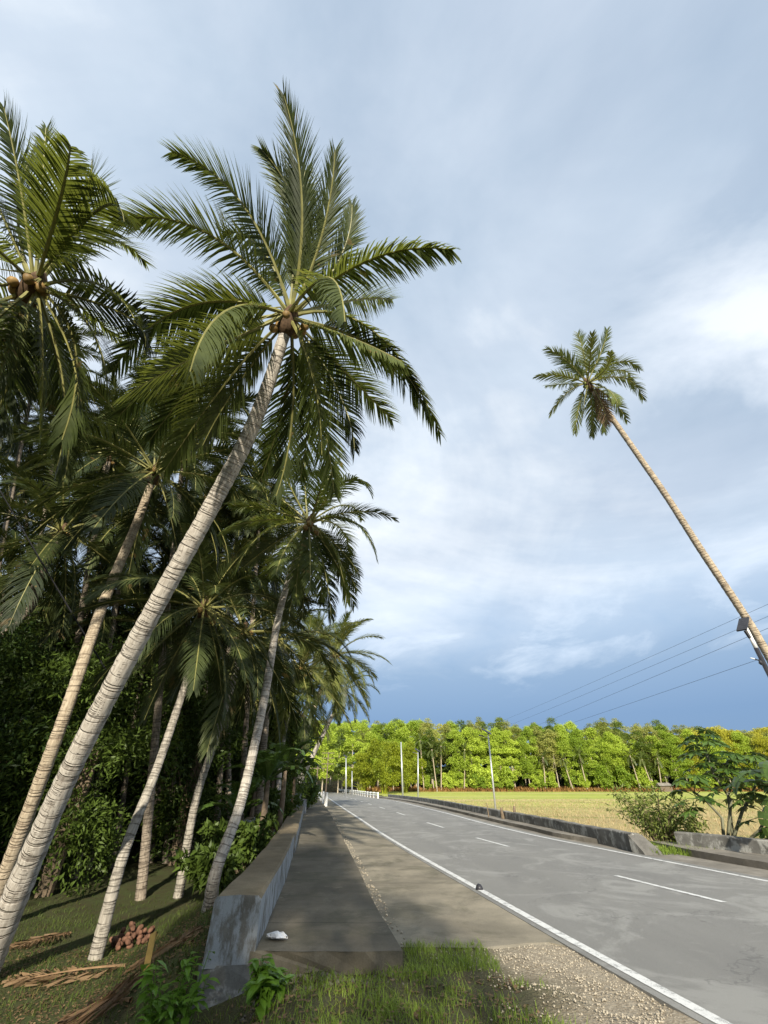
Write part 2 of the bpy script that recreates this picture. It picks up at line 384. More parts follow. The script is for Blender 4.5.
# ------------------------------------------------------------------ setting: terrain
def axis(parts):
    out = []
    for a, b, s in parts: out += list(np.arange(a, b, s))
    return np.array(out)
xs = axis([(-700, -150, 60), (-150, -40, 10), (-40, -10, 1.5), (-10, 14, .3), (14, 40, 1.5), (40, 160, 6), (160, 900, 60)])
ys = axis([(-300, -40, 40), (-40, 0, 4), (0, 24, .3), (24, 60, 1), (60, 125, 3), (125, 134, .7), (134, 260, 8), (260, 1500, 80)])
Xg, Yg = np.meshgrid(xs, ys); Zg = H(Xg, np.clip(Yg, -80, 320))
rs = np.random.RandomState(3)
nearm = (np.abs(Xg - 2) < 12) & (Yg > 0) & (Yg < 24)
Zg = Zg + nearm * (rs.rand(*Zg.shape) - .5) * .035 * ((Xg < LX(Yg) - .2) | (Xg > RX(Yg) + .2) | (Yg < 6.2))
ny, nx = Xg.shape
idx = np.arange(ny * nx).reshape(ny, nx)
Q = np.stack([idx[:-1, :-1], idx[:-1, 1:], idx[1:, 1:], idx[1:, :-1]], -1).reshape(-1, 4)
Vt = np.stack([Xg, Yg, Zg], -1).reshape(-1, 3)
cx = Vt[Q].mean(1)
is_hill = cx[:, 1] > 127
is_field = (~is_hill) & (cx[:, 0] > RX(cx[:, 1]) + .9) & (cx[:, 1] > -10)
def sub(name, mask, mat):
    q = Q[mask]; used, inv = np.unique(q, return_inverse=True)
    me = np_mesh(name, Vt[used], inv.reshape(-1, 4))
    o = link(name, me, mat, smooth_=True); tag(o, kind='structure'); return o, Vt[used]
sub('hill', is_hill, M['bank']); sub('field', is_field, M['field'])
go, gv = sub('ground', ~(is_hill | is_field), M['ground'])
za = go.data.color_attributes.new('zone', 'FLOAT_COLOR', 'POINT')
x, y = gv[:, 0], gv[:, 1]
grav = smooth(1.0, 1.9, x + .25 * np.sin(y * 3)) * smooth(9.5, 8, y) * smooth(LX(y), LX(y) + 1, x) * (x < LL(y) + 1.0)
grav = np.maximum(grav, .75 * (x > LL(y)) * (x < RX(y)))
green = smooth(0, 1, np.maximum(LX(y) - x, 0) + 1) * .9
green = np.where((x < LX(y)) | (x > RX(y)), .8, .45)
za.data.foreach_set('color', np.stack([grav, green, 0 * x, 0 * x + 1], -1).astype(np.float32).ravel())

def strip(name, fa, fb, off, y0, y1, mat, step=.5, thick=0, parts=3, kind='structure', end_cap=True, jitter=0, front=0):
    """sheet (or raised slab) between two lines that run along the road"""
    yy = np.arange(y0, y1 + 1e-6, step)
    if yy[-1] < y1 - .01: yy = np.append(yy, y1)
    m = MB(); n = parts + 1
    for Y in yy:
        a, b = float(fa(Y)), float(fb(Y))
        for k in range(n):
            xx = a + (b - a) * k / parts
            j = (rnd.random() - .5) * jitter
            m.v.append((xx + j, Y + (rnd.random() - .5) * front * (Y == yy[0]), float(zr(Y)) + off + j * .3))
    for i in range(len(yy) - 1):
        for k in range(parts):
            m.f.append((i*n + k, i*n + k + 1, (i+1)*n + k + 1, (i+1)*n + k))
    if thick:
        base = len(m.v)
        top = list(m.v)
        for i in range(len(yy)):
            for k in (0, parts):
                p = top[i*n + k]; m.v.append((p[0], p[1], p[2] - thick))
        for i in range(len(yy) - 1):
            m.f.append((i*n, (i+1)*n, base + (i+1)*2, base + i*2))
            m.f.append((i*n + parts, base + i*2 + 1, base + (i+1)*2 + 1, (i+1)*n + parts))
        m.f.append(tuple([k for k in range(n)][::-1] + [base, base + 1]))
        e = (len(yy) - 1)
        m.f.append(tuple([e*n + k for k in range(n)] + [base + e*2 + 1, base + e*2]))
    o = m.build(name, mat)
    me = o.data; uvl = me.uv_layers.new(name='UVMap'); W_ = float(fb(12.0)) - float(fa(12.0)); nv = len(yy) * n
    for l in me.loops:
        vi = l.vertex_index
        uvl.data[l.index].uv = ((vi % n) / parts * W_, m.v[vi][1]) if vi < nv else (0, m.v[vi][1])
    return tag(o, kind=kind) if kind else o

strip('road', lambda Y: LL(Y) - .12, lambda Y: RR(Y) + .35, .0, -38, 199, M['asphalt'], 1.0, .06, 8)
strip('road_shoulder', lambda Y: np.maximum(SE(Y) - .05, LL(Y) - 2.35), lambda Y: LL(Y) - .12, -.006, 7.3, 118, M['apron'], .4, .07, 14, jitter=.008, front=.3)
strip('road_shoulder', lambda Y: RR(Y) + .35, lambda Y: RR(Y) + .35 + np.clip((RX(Y) - RR(Y) - .9) * .5, .1, 1.1), -.01, 2, 75, M['kerb'], 1, .05, 2)
strip('road_marking', lambda Y: LL(Y) - .02, lambda Y: LL(Y) + .11, .005, -30, 195, M['marking'], .5, 0, 1)
strip('road_marking', lambda Y: RR(Y) - .06, lambda Y: RR(Y) + .07, .005, -30, 195, M['marking'], .5, 0, 1)
for k, (a, b) in enumerate([(.7, 3.5), (9.5, 12.0), (17.0, 19.5), (23.6, 26.4)] + [(32 + 8 * i, 34.8 + 8 * i) for i in range(16)]):
    strip('road_marking', lambda Y: CC(Y) - .06, lambda Y: CC(Y) + .06, .006, a, b, M['marking'], .5, 0, 1)
strip('sidewalk', lambda Y: WI(Y) - .05, SE, .15, 6.35, 62, M['slab'], .4, .34, 12, jitter=.01, front=.05)
strip('sidewalk', lambda Y: RR(Y) + .35 + np.clip((RX(Y) - RR(Y) - .9) * .5, .1, 1.1), lambda Y: WR(Y) + .05, .12, 16.0, 79, M['kerb'], .6, .2, 3, jitter=.02)
KL = curve1([(2, 13.5), (9, 10.6), (13, 9.15), (16, 8.75), (17.4, 8.75)])
KR = curve1([(2, 16), (9, 12.4), (13, 10.95), (14.1, 10.45), (16.6, 9.4), (17.4, 9.3)])
strip('sidewalk', KL, KR, .12, 2, 17.2, M['kerb'], .5, .2, 3, jitter=.02)

# ------------------------------------------------------------------ low concrete walls
def wall(name, path, w, zb, zt, mat, label, cat='wall', batter=0, slope_end=False, segs=1, parent=None):
    """path: list of (x, y) on the road-side face, thickness w to the other side (sign)"""
    m = MB(); P = []
    for i in range(len(path) - 1):
        a, b = Vector(path[i]), Vector(path[i + 1]); n = max(1, int((b - a).length / .5))
        for k in range(n): P.append(a.lerp(b, k / n))
    P.append(Vector(path[-1]))
    r2 = random.Random(len(label))
    for i, p in enumerate(P):
        t = (P[min(i + 1, len(P) - 1)] - P[max(i - 1, 0)]).normalized(); nrm = Vector((-t.y, t.x))
        g = float(zr(p.y)); j = lambda s=.018: (r2.random() - .5) * s
        zt2 = zt + j(.03)
        a = p - nrm * batter; b = p + nrm * (w + batter * (1 if w > 0 else -1)); c = p + nrm * w
        mid = p + nrm * w * .5
        m.v += [(a.x + j(), a.y, g + zb), (p.x + j(), p.y, g + zt2 - .03), (p.x + nrm.x*w*.06, p.y, g + zt2), (mid.x, mid.y, g + zt2 + .008 + j()),
                (c.x - nrm.x*w*.06, c.y, g + zt2), (c.x + j(), c.y, g + zt2 - .03), (b.x, b.y, g + zb)]
    K = 7
    for i in range(len(P) - 1):
        for k in range(K - 1):
            m.f.append((i*K + k, (i+1)*K + k, (i+1)*K + k + 1, i*K + k + 1))
    m.f.append(tuple(range(K))); m.f.append(tuple((len(P) - 1)*K + k for k in range(K))[::-1])
    o = m.build(name, mat, parent)
    if not parent: tag(o, label, cat)
    return o
pw = wall('parapet_wall', [(float(WI(Y)), Y) for Y in np.arange(6.35, 14.3, .8)], .51, .03, .60, M['wall'],
     'long low parapet wall with peeling bluish white paint beside the near end of the walkway', batter=.015)
wall('parapet_wall', [(float(WI(Y)) + .03, Y) for Y in np.arange(14.32, 47, 2.0)], .6, -.12, .52, M['wall'],
     'farther stretch of low parapet wall with a brown top running towards the shed', batter=.015)
ft = MB()
nf = 10
for i in range(nf + 1):
    z = .045 - 1.2 * i / nf; s = -.01 + .07 * i / nf
    j = lambda: rnd.uniform(-.03, .03)
    xL, xR, y0, y1 = -1.95 - s, -1.41 + s * 1.6, 6.34 - .3 * i / nf, 6.9
    ft.v += [(xL + j(), y0 + j(), z), ((xL + xR) / 2 + j(), y0 - .04 + j(), z), (xR + j(), y0 + j(), z), (xR + j(), y1, z), (xL + j(), y1, z)]
for i in range(nf):
    for k in range(5): ft.f.append((i*5 + k, (i+1)*5 + k, (i+1)*5 + (k+1) % 5, i*5 + (k+1) % 5))
ft.f.append((0, 1, 2, 3, 4)); ft.f.append(tuple(nf*5 + k for k in range(5))[::-1])
ftg = ft.build('footing', M['footing'], pw)
wr = wall('roadside_wall', [(float(WR(Y)), Y) for Y in np.arange(15.7, 80, 2.1)], -.28, -.5, .44, M['wall_grey'],
     'long low stained concrete wall between the road and the field with lamp posts behind', batter=.01)
eb = MB()
eb.add([(7.36, 15.72, -.3), (7.78, 15.72, -.3), (7.78, 15.72, .46), (7.36, 15.72, .46), (7.5, 14.95, -.3), (8.05, 14.95, -.3), (8.0, 15.3, .1), (7.48, 15.3, .1)],
       [(0,4,7,3), (4,5,6,7), (5,1,2,6), (3,7,6,2), (0,1,5,4)])
eb.build('sloping_end_block', M['wall_grey'], wr)
wall('roadside_wall', [(9.42, 16.5), (10.0, 15.2), (10.55, 14.0), (11.6, 11.5), (13.0, 8.0)], -.3, -.5, .43, M['wall_grey'],
     'short low grey concrete wall at the right edge below the papaya', batter=.01)

# second walls / white posts left of the walkway, far end
wall('wing_wall', [(-4.72, 18.2), (-5.3, 22.0), (-6.2, 25.5)], .3, -.8, .62, M['wall'],
     'short bluish white wing wall behind the walkway parapet beside the banana plants')
def post(p, w, hgt, mat, name, label, cat, group=None, tilt=0):
    m = MB(); z0 = h(p[0], p[1]) - .1
    a = w / 2
    m.add([(-a,-a,0),(a,-a,0),(a,a,0),(-a,a,0),(-a,-a,hgt),(a,-a,hgt),(a,a,hgt),(-a,a,hgt),(0,0,hgt + w*.12)],
          [(0,1,5,4),(1,2,6,5),(2,3,7,6),(3,0,4,7),(4,5,8),(5,6,8),(6,7,8),(7,4,8),(0,3,2,1)])
    o = m.build(name, mat); o.location = (p[0], p[1], z0); o.rotation_euler = (0, tilt, rnd.random())
    return tag(o, label, cat, group)
p = at(296, 790, 29); post((p.x - .1, 29), .75, 1.35, M['wall'], 'gate_pillar', 'stout white painted pillar beyond the walkway parapet in front of the shed', 'pillar')
p = at(305, 790, 31); post((p.x, 31), .3, 1.0, M['wall'], 'gate_pillar', 'thin white pillar just right of the stout white pillar by the shed', 'pillar')
# thin painted marker stakes where the walkway ends
for (px, Y, hh, lab) in [(322, 44, 1.15, 'pinkish white marker stake standing where the walkway meets the road, nearest of two'), (319.5, 52, 1.15, 'white marker stake behind the pinkish one at the walkway end')]:
    p = at(px, 800, Y); post((p.x + .35, Y), .2, hh, M['whitepaint'], 'marker_stake', lab, 'stake')

# white railing round the far bend : posts + rail
def railing(pts, label, hh=.62):
    root = empty('road_barrier', (pts[0][0], pts[0][1], float(zr(pts[0][1]))), label, 'barrier')
    O = root.location
    m = MB()
    V = [Vector((a, b, float(zr(b)) + hh)) - O for a, b in pts]
    for dz in (0, -.26): m.tube([v + Vector((0, 0, dz)) for v in V], .085, 4)
    m.build('rail', M['whitepaint'], root)
    for i, v in enumerate(V):
        k = MB(); k.tube([v + Vector((0, .0, -hh - .1)), v + Vector((0, 0, .12))], .12, 5); k.build('barrier_post', M['whitepaint'], root)
    return root
railing([(float(RR(Y)) + .55, Y) for Y in np.arange(74, 198, 3.4)], 'long white railing curving along the far right side of the bend')
railing([(float(LL(Y)) - 1.3, Y) for Y in np.arange(62, 92, 3)], 'short white railing on the left side of the far bend')

# ------------------------------------------------------------------ palm building blocks
def quad_bez(p0, pm, p2, n):
    c = pm * 2 - (p0 + p2) * .5
    return [p0 * (1-t)**2 + c * 2*t*(1-t) + p2 * t*t for t in [i / n for i in range(n + 1)]]

def frond_geo(path, seed, Lmax=.95, n=80, droop=.9, wind=(0, 0, 0), width=.042, bare=.16, lift=.25, side=None, segs=3, gap=.03, tear=.28, ang=1.0):
    """leaflets along a midrib path (list of points) -> V, F arrays (quads)"""
    rs = np.random.RandomState(seed)
    P = np.array([tuple(p) for p in path]); d = np.diff(P, axis=0); sl = np.linalg.norm(d, axis=1)
    cum = np.concatenate([[0], np.cumsum(sl)]); T = cum[-1]
    V = []; F = []
    up = np.array([0, 0, 1.]); wind = np.array(wind, float)
    roll = rs.uniform(-.25, .25)
    S_prev = None
    for i in range(n):
        s = bare + (1 - bare) * (i + .5) / n
        x = s * T; k = min(np.searchsorted(cum, x) - 1, len(sl) - 1); k = max(k, 0)
        t = d[k] / sl[k]; p = P[k] + t * (x - cum[k])
        S = np.cross(t, up)
        if side is not None: S = np.array(side) - t * np.dot(side, t)
        if np.linalg.norm(S) < .15: S = S_prev if S_prev is not None else np.array([1., 0, 0])
        S = S / np.linalg.norm(S)
        if S_prev is not None and np.dot(S, S_prev) < 0: S = -S
        S_prev = S
        N = np.cross(S, t)
        prof = (.45 + .55 * min(1, (s - bare) / .22)) * (1 - .62 * max(0, (s - .55) / .45) ** 1.5)
        for sg in (-1, 1):
            if rs.rand() < gap or (tear > 0 and math.sin(i * .55 + seed) * math.sin(i * .17 + 2 * seed + sg) > 1 - tear): continue
            L = Lmax * prof * rs.uniform(.86, 1.08)
            A = (1.05 - .62 * s) * ang + rs.uniform(-.1, .1)
            q = lift + roll * sg + rs.uniform(-.12, .12)
            D = t * math.cos(A) + (S * sg * math.cos(q) + N * math.sin(q)) * math.sin(A)
            w0 = width * rs.uniform(.8, 1.15)
            c = p.copy(); b0 = len(V)
            for j in range(segs + 1):
                f = j / segs
                W = t - D * np.dot(t, D); nw = np.linalg.norm(W); W = W / nw if nw > .05 else N
                ww = w0 * (.75 if j == 0 else (1 - .12 * f - .82 * f ** 3))
                V.append(c - W * ww * .5); V.append(c + W * ww * .5)
                if j < segs:
                    c = c + D * L / segs
                    D = D + (-up * droop * (.35 + .65 * f) + wind) * (1.0 / segs) * 1.1
                    D = D / np.linalg.norm(D)
            for j in range(segs):
                a = b0 + 2 * j; F.append((a, a + 1, a + 3, a + 2))
    return np.array(V), np.array(F)

def rib_mb(path, r0=.032, r1=.006, n=5):
    m = MB(); k = len(path)
    m.tube(path, [r0 * (1.6 if i == 0 else 1.15 if i == 1 else 1) * (1 - i / k) + r1 for i in range(k)], n, False)
    return m

# shared frond meshes, local +X outwards
PROTO = []
def make_proto(elev, bend, seed, L=3.9, **kw):
    path = [Vector((0, 0, 0))]; n = 12; e = R(elev)
    for i in range(n):
        path.append(path[-1] + Vector((math.cos(e), 0, math.sin(e))) * (L / n)); e -= R(bend) / n * (.5 + i / n)
        e = max(e, R(-86))
    V, F = frond_geo(path, seed, **kw)
    me = np_mesh('frond', V, F); rm = rib_mb(path).mesh('midrib')
    return me, rm
for el, be in [(82, 30), (70, 50), (58, 62), (44, 72), (30, 78), (14, 74), (0, 66), (-16, 58), (-34, 44), (-52, 30), (-68, 16)]:
    for v in range(2):
        PROTO.append((el, make_proto(el, be * (.8 + .4 * v), int(el * 3 + v + 500), droop=1.3 + .6 * v, wind=(0, .0, 0), Lmax=.92, n=92, width=.036)))
FARP = []
for el, be in [(75, 45), (50, 70), (25, 80), (0, 70), (-25, 50), (-55, 25)]:
    for v in range(2):
        FARP.append((el, make_proto(el, be * (.8 + .4 * v), int(el * 5 + v + 900), n=34, segs=2, width=.12, droop=1.2, Lmax=1.0)))

def trunk_mesh(pts, rads, seed=0, n=14, ring=.11):
    """smooth tube through pts with ring scars; uv = (girth, metres along)"""
    pts = [Vector(p) for p in pts]
    # catmull-rom resample
    dense = []; rd = []
    ext = [pts[0] * 2 - pts[1]] + pts + [pts[-1] * 2 - pts[-2]]
    for i in range(1, len(ext) - 2):
        p0, p1, p2, p3 = ext[i-1:i+3]; m = max(2, int((p2 - p1).length / ring))
        for k in range(m):
            t = k / m
            dense.append(.5 * ((2*p1) + (p2 - p0)*t + (2*p0 - 5*p1 + 4*p2 - p3)*t*t + (3*p1 - p0 - 3*p2 + p3)*t**3))
            rd.append(rads[i-1] + (rads[i] - rads[i-1]) * t)
    dense.append(pts[-1]); rd.append(rads[-1])
    r2 = random.Random(seed)
    rd = [r * (1 + (.035 if i % 2 else -.02) + r2.uniform(-.02, .03)) for i, r in enumerate(rd)]
    m = MB(); m.tube(dense, rd, n)
    me = m.mesh('trunk'); uvl = me.uv_layers.new(name='UVMap')
    cum = [0]
    for a, b in zip(dense, dense[1:]): cum.append(cum[-1] + (b - a).length)
    off = r2.uniform(0, 30)
    circ = 2 * math.pi * max(rads)
    for poly in me.polygons:
        ks = [me.loops[l].vertex_index % n for l in poly.loop_indices]
        wrap = (0 in ks) and (n - 1 in ks)
        for l in poly.loop_indices:
            vi = me.loops[l].vertex_index; k = vi % n; row = vi // n
            kk = n if (wrap and k == 0) else k
            uvl.data[l].uv = (kk / n * circ * 2.5, cum[min(row, len(cum) - 1)] + off)
    return me

def coconuts(root, c, n, seed, mat, r=.095, spread=.32):
    r2 = random.Random(seed)
    for i in range(n):
        a = r2.uniform(0, 6.28); rr = r * r2.uniform(.8, 1.1)
        m = MB(); q = Vector((math.cos(a), math.sin(a), 0)) * r2.uniform(.2, spread) + Vector((0, 0, -r2.uniform(.05, .42)))
        prof = [(-1.1, .18), (-.85, .6), (-.4, .93), (.1, 1), (.6, .78), (.95, .4), (1.15, .1)]
        ax = (Vector((q.x * .5, q.y * .5, -1))).normalized()
        m.tube([c + q + ax * rr * a_ for a_, b_ in prof], [rr * b_ for a_, b_ in prof], 8)
        m.build('coconut', mat, root, True)
    if n:
        m = MB(); 
        for i in range(4):
            a = r2.uniform(0, 6.28)
            m.tube([c + Vector((0, 0, -.1)), c + Vector((math.cos(a)*.25, math.sin(a)*.25, .05)), c + Vector((math.cos(a)*.5, math.sin(a)*.5, -.35))], [.022, .016, .01], 5)
        m.build('fruit_stalk', M['midrib'], root)

def palm(base, top, mid=None, r=(.2, .14, .11), label='', fronds=None, seed=0, n_f=22, size=1.0, trunk_m='trunk', leaf='frond', nuts=5,
         group=None, far=False, hero=None, dead=0, low=-60, name='coconut_palm', tilt=0, nut_mat='coconut', wind=(0, 0, 0), high=85):
    base, top = Vector(base), Vector(top)
    root = empty(name, base, label, 'palm tree', group)
    r2 = random.Random(seed + 100)
    mids = mid if mid is not None else [base.lerp(top, .5) + Vector((0, 0, -.25))]
    pts = [base + Vector((0, 0, -.35)), base + (Vector(mids[0]) - base) * .07] + [Vector(m) for m in mids] + [top]
    L = len(pts)
    rads = [r[0] * 1.25, r[0]] + [r[1] + (r[0] - r[1]) * .35 * (1 - i / max(1, len(mids) - 1)) * (len(mids) > 1) for i in range(len(mids))] + [r[2]]
    link('trunk', trunk_mesh([p - base for p in pts], rads, seed, 14 if not far else 8, .11 if not far else .5), M[trunk_m], root, True)
    c = top - base
    axis_d = (pts[-1] - pts[-2]).normalized()
    if not far:
        m = MB(); m.tube([c - axis_d * .45, c - axis_d * .2, c + axis_d * .12, c + axis_d * .35], [r[2] * 1.05, r[2] * 1.7, r[2] * 1.5, .05], 9)
        m.build('leaf_sheath', M['fibre'], root, True)
    if hero:
        for i, (mx, my, tx, ty, sg) in enumerate(hero['f']):
            p0 = top + Vector((0, 0, .05)) + Vector((r2.uniform(-.05, .05), r2.uniform(-.05, .05), 0))
            D0 = hero['depth']; want = hero['L'] * r2.uniform(.93, 1.05)
            best = None
            for k in range(0, 60):
                dd = D0 + sg * k * .08 * hero['L'] / 4
                if dd < 1.2: break
                p2 = atd(tx, ty, dd); ln = (p2 - p0).length
                if best is None or abs(ln - want * .88) < best[0]: best = (abs(ln - want * .88), p2, dd)
                if ln > want * .88: break
            p2, dd = best[1], best[2]
            pm = atd(mx, my, D0 + (dd - D0) * .5)
            path = quad_bez(p0, pm, p2, 14)
            path = [q - base for q in path]
            dry = i in hero.get('dry', ())
            V, F = frond_geo(path, seed * 50 + i, Lmax=hero['ll'] * r2.uniform(.85, 1.05), n=hero.get('n', 84), droop=hero.get('dr', {}).get(i, hero.get('droop', .8) * r2.uniform(.7, 1.8)), wind=wind, width=hero.get('w', .042), lift=hero.get('lf', {}).get(i, .1), ang=hero.get('an', {}).get(i, 1))
            f = link('frond', np_mesh('frond', V, F), M['frond_dry'] if dry else M[leaf], root)
            if dry: f['label'] = 'brown dried frond'
            rib_mb(path, .03, .006).build('midrib', M['midrib'], f)
    pool = FARP if far else PROTO
    for i in range(n_f):
        k = i / max(1, n_f - 1)
        want = high + (low - high) * k ** .9 + r2.uniform(-8, 8)
        cand = sorted(pool, key=lambda q: abs(q[0] - want) + r2.random() * 9)[0]
        az = i * 2.39996 + r2.uniform(-.3, .3)
        if hero and math.sin(az) < -.1: az = -az
        s = size * r2.uniform(.85, 1.1) * (.82 if cand[0] > 60 else 1)
        dry = i >= n_f - dead
        me = cand[1][0]
        f = bpy.data.objects.new('frond', me); col.objects.link(f); f.parent = root
        f.location = c + Vector((math.cos(az), math.sin(az), 0)) * .05
        f.rotation_euler = (r2.uniform(-.25, .25), r2.uniform(-.1, .1) , az); f.scale = (s, s, s)
        me_mat = M['frond_dry'] if dry else M[leaf]
        if not me.materials: me.materials.append(M['frond'])
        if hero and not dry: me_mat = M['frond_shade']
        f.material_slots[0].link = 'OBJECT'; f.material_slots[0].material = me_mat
        if dry: f['label'] = 'brown dried frond'
        if not far:
            g = bpy.data.objects.new('midrib', cand[1][1]); col.objects.link(g); g.parent = f
            if not cand[1][1].materials: cand[1][1].materials.append(M['midrib'])
    if nuts: coconuts(root, c, nuts, seed, M[nut_mat])
    return root

# ------------------------------------------------------------------ broadleaf crowns
def leaf_cloud(seed, lobes, n, ll, lw, droop=.3, shell=.75, cup=.25, upb=.5, cluster=1, cr=.25):
    """n leaves spread through lobes [(x,y,z,rx,ry,rz)]"""
    rs = np.random.RandomState(seed)
    lob = np.array(lobes, float); wt = lob[:, 3] * lob[:, 4] + lob[:, 4] * lob[:, 5]; wt = wt / wt.sum()
    nc = max(1, n // cluster)
    k = rs.choice(len(lob), nc, p=wt)
    u = rs.normal(size=(nc, 3)); u /= np.linalg.norm(u, axis=1)[:, None]
    u[:, 2] = np.where(u[:, 2] < -.5, -u[:, 2], u[:, 2])
    rad = shell + (1 - shell) * rs.rand(nc) ** .5; rad *= rs.uniform(.8, 1.12, nc) ; rad = np.where(rs.rand(nc) < .2, rad * rs.rand(nc), rad)
    c = lob[k, :3] + u * lob[k, 3:] * rad[:, None]
    c = np.repeat(c, cluster, 0); u = np.repeat(u, cluster, 0); N = len(c)
    c = c + rs.normal(size=(N, 3)) * cr * (cluster > 1)
    d = u * .7 + rs.normal(size=(N, 3)) * .75; d[:, 2] -= droop; d /= np.linalg.norm(d, axis=1)[:, None]
    r = rs.normal(size=(N, 3)) * .6; r[:, 2] += upb
    w = np.cross(d, r); w /= np.linalg.norm(w, axis=1)[:, None] + 1e-6
    nn = np.cross(w, d)
    L = (ll * rs.uniform(.65, 1.25, N))[:, None]; W = (lw * rs.uniform(.7, 1.2, N))[:, None]
    b = c; t = c + d * L - nn * L * .12; m1 = c + d * L * .45 + w * W * .5 + nn * W * cup; m2 = c + d * L * .45 - w * W * .5 + nn * W * cup
    V = np.stack([b, m1, t, m2], 1).reshape(-1, 3)
    a = np.arange(N) * 4
    F = np.stack([a, a + 1, a + 2, a + 3], 1)
    return V, F

def rand_lobes(r2, n, R0, Hh, base_z, lob=(.35, .55)):
    out = []
    for i in range(n):
        a = r2.uniform(0, 6.28); q = R0 * r2.uniform(.15, .8) ; z = base_z + Hh * (i + .5) / n + r2.uniform(-.1, .1) * Hh
        env = math.sin(math.pi * min(.97, max(.12, (z - base_z) / Hh * .85 + .1))) ** .55
        s = R0 * r2.uniform(*lob)
        out.append((math.cos(a) * q * env, math.sin(a) * q * env, z, s, s, s * r2.uniform(.6, .85)))
    return out
def limbs(m, base_h, lobes, r, r2, n=5):
    for lb in lobes[:n]:
        st = Vector((0, 0, base_h * r2.uniform(.75, 1.0)))
        e = Vector(lb[:3]); md = st.lerp(e, .5) + Vector((0, 0, -.1 * (e - st).length))
        m.tube([st, md, e], [r * .5, r * .3, r * .1], 5, False)

def tree_proto(seed, height, R0, Hh, nleaf, ll, lw, mat, bark='bark_pale', tr=.16, nlob=12, fork=1, name='tree', cluster=1, lob=(.35, .55), shell=.75):
    r2 = random.Random(seed); lobes = rand_lobes(r2, nlob, R0, Hh, height - Hh, lob)
    V, F = leaf_cloud(seed, lobes, nleaf, ll, lw, cluster=cluster, cr=ll * .8, shell=shell)
    cm = np_mesh('crown', V, F); cm.materials.append(M[mat])
    m = MB()
    for k in range(fork):
        x0 = r2.uniform(-.3, .3) * (fork > 1); x1 = r2.uniform(-.35, .35)
        m.tube([(x0, 0, -.5), (x0 + x1 * .3, r2.uniform(-.2, .2), height * .35), (x0 + x1, r2.uniform(-.3, .3), height - Hh * .4)], [tr * 1.2, tr * .85, tr * .4], 7, False)
    limbs(m, height - Hh * .75, lobes, tr, r2, 7)
    tm = m.mesh('trunk'); tm.materials.append(M[bark])
    return tm, cm
def place_tree(proto, x, y, label, group=None, s=1.0, sz=None, rz=None, name='tree', cat='tree', z=None):
    o = empty(name, (x, y, h(x, y) if z is None else z), label, cat, group)
    for nm, me in zip(('trunk', 'crown'), proto):
        c = bpy.data.objects.new(nm, me); col.objects.link(c); c.parent = o
    o.scale = (s, s, sz or s); o.rotation_euler = (0, 0, rnd.uniform(0, 6.28) if rz is None else rz)
    return o

# ------------------------------------------------------------------ palms seen near, left side
GROUND_L = lambda x, y: h(x, y)
def gz(x, y): return Vector((x, y, h(x, y)))

# big leaning palm
bA = atd(-22, 988, 6.3); bA = gz(bA.x, bA.y)
topA = atd(290, 318, 8.1)
midA = [atd(62, 788, 6.55), atd(140, 635, 6.85), atd(212, 505, 7.2), atd(256, 418, 7.6)]
heroA = dict(depth=8.1, L=4.1, ll=.92, n=108, w=.034, droop=1.15, an={0: .55, 1: .6, 2: .6, 16: .6, 24: .6}, lf={6: -.75, 7: -.5, 8: -.6, 9: -.6, 10: -.5, 5: -.15}, dr={6: 2.6, 7: 2.2, 8: 2.4, 9: 2.4, 10: 2.4, 5: 1.8, 4: 1.6}, f=[
    (302, 205, 284, 96, -1), (322, 235, 335, 152, 1), (338, 262, 352, 205, 1), (243, 205, 172, 152, -1), (205, 232, 112, 222, -1),
    (190, 306, 112, 372, -1), (365, 262, 452, 250, -1), (372, 330, 440, 433, -1), (350, 338, 402, 362, -1), (325, 278, 345, 322, -1),
    (232, 308, 190, 372, -1), (318, 395, 334, 492, -1), (288, 385, 262, 476, 1), (232, 375, 165, 470, 1), (205, 340, 120, 415, 1),
    (262, 250, 222, 232, 1), (298, 235, 305, 170, 1), (312, 372, 322, 455, -1), (355, 300, 392, 300, 1), (205, 352, 130, 392, -1), (345, 372, 392, 420, 1),
    (310, 380, 300, 480, 1), (220, 300, 150, 330, 1), (225, 352, 150, 440, 1), (300, 225, 262, 150, 1)], dry=())
palm(bA, topA, midA, (.205, .132, .1), 'large near coconut palm leaning over the walkway, its white ringed trunk crossing lower left',
     hero=heroA, seed=1, n_f=4, high=-10, low=-40, size=.9, nuts=9, wind=(.12, 0, .02))
# top-left palm
bC = gz(-11.0, 6.5)
topC = atd(34, 288, 7.6)
heroC = dict(depth=7.6, L=3.9, ll=.9, n=100, w=.034, droop=1.15, f=[
    (22, 195, 4, 108, -1), (42, 190, 46, 128, 1), (80, 215, 92, 160, 1), (95, 212, 124, 222, -1), (100, 240, 145, 262, 1), (92, 282, 134, 318, -1),
    (85, 320, 108, 392, -1), (60, 350, 82, 425, 1), (42, 345, 40, 430, -1), (10, 345, -12, 425, -1), (-15, 330, -60, 390, -1), (-30, 290, -95, 320, 1),
    (-25, 230, -80, 190, -1), (0, 210, -40, 130, 1), (60, 200, 70, 145, -1), (20, 330, 5, 420, 1), (70, 300, 125, 345, 1), (-10, 250, -60, 250, 1), (18, 215, 30, 160, 1), (75, 345, 62, 440, -1)])
palm(bC, topC, [atd(-95, 520, 8.6), atd(-20, 380, 8.0)], (.22, .16, .125), 'coconut palm with a cluster of yellow brown nuts at the upper left edge',
     hero=heroC, seed=2, n_f=7, high=-25, low=-70, size=.85, nuts=9, nut_mat='coconut', wind=(.1, 0, 0))
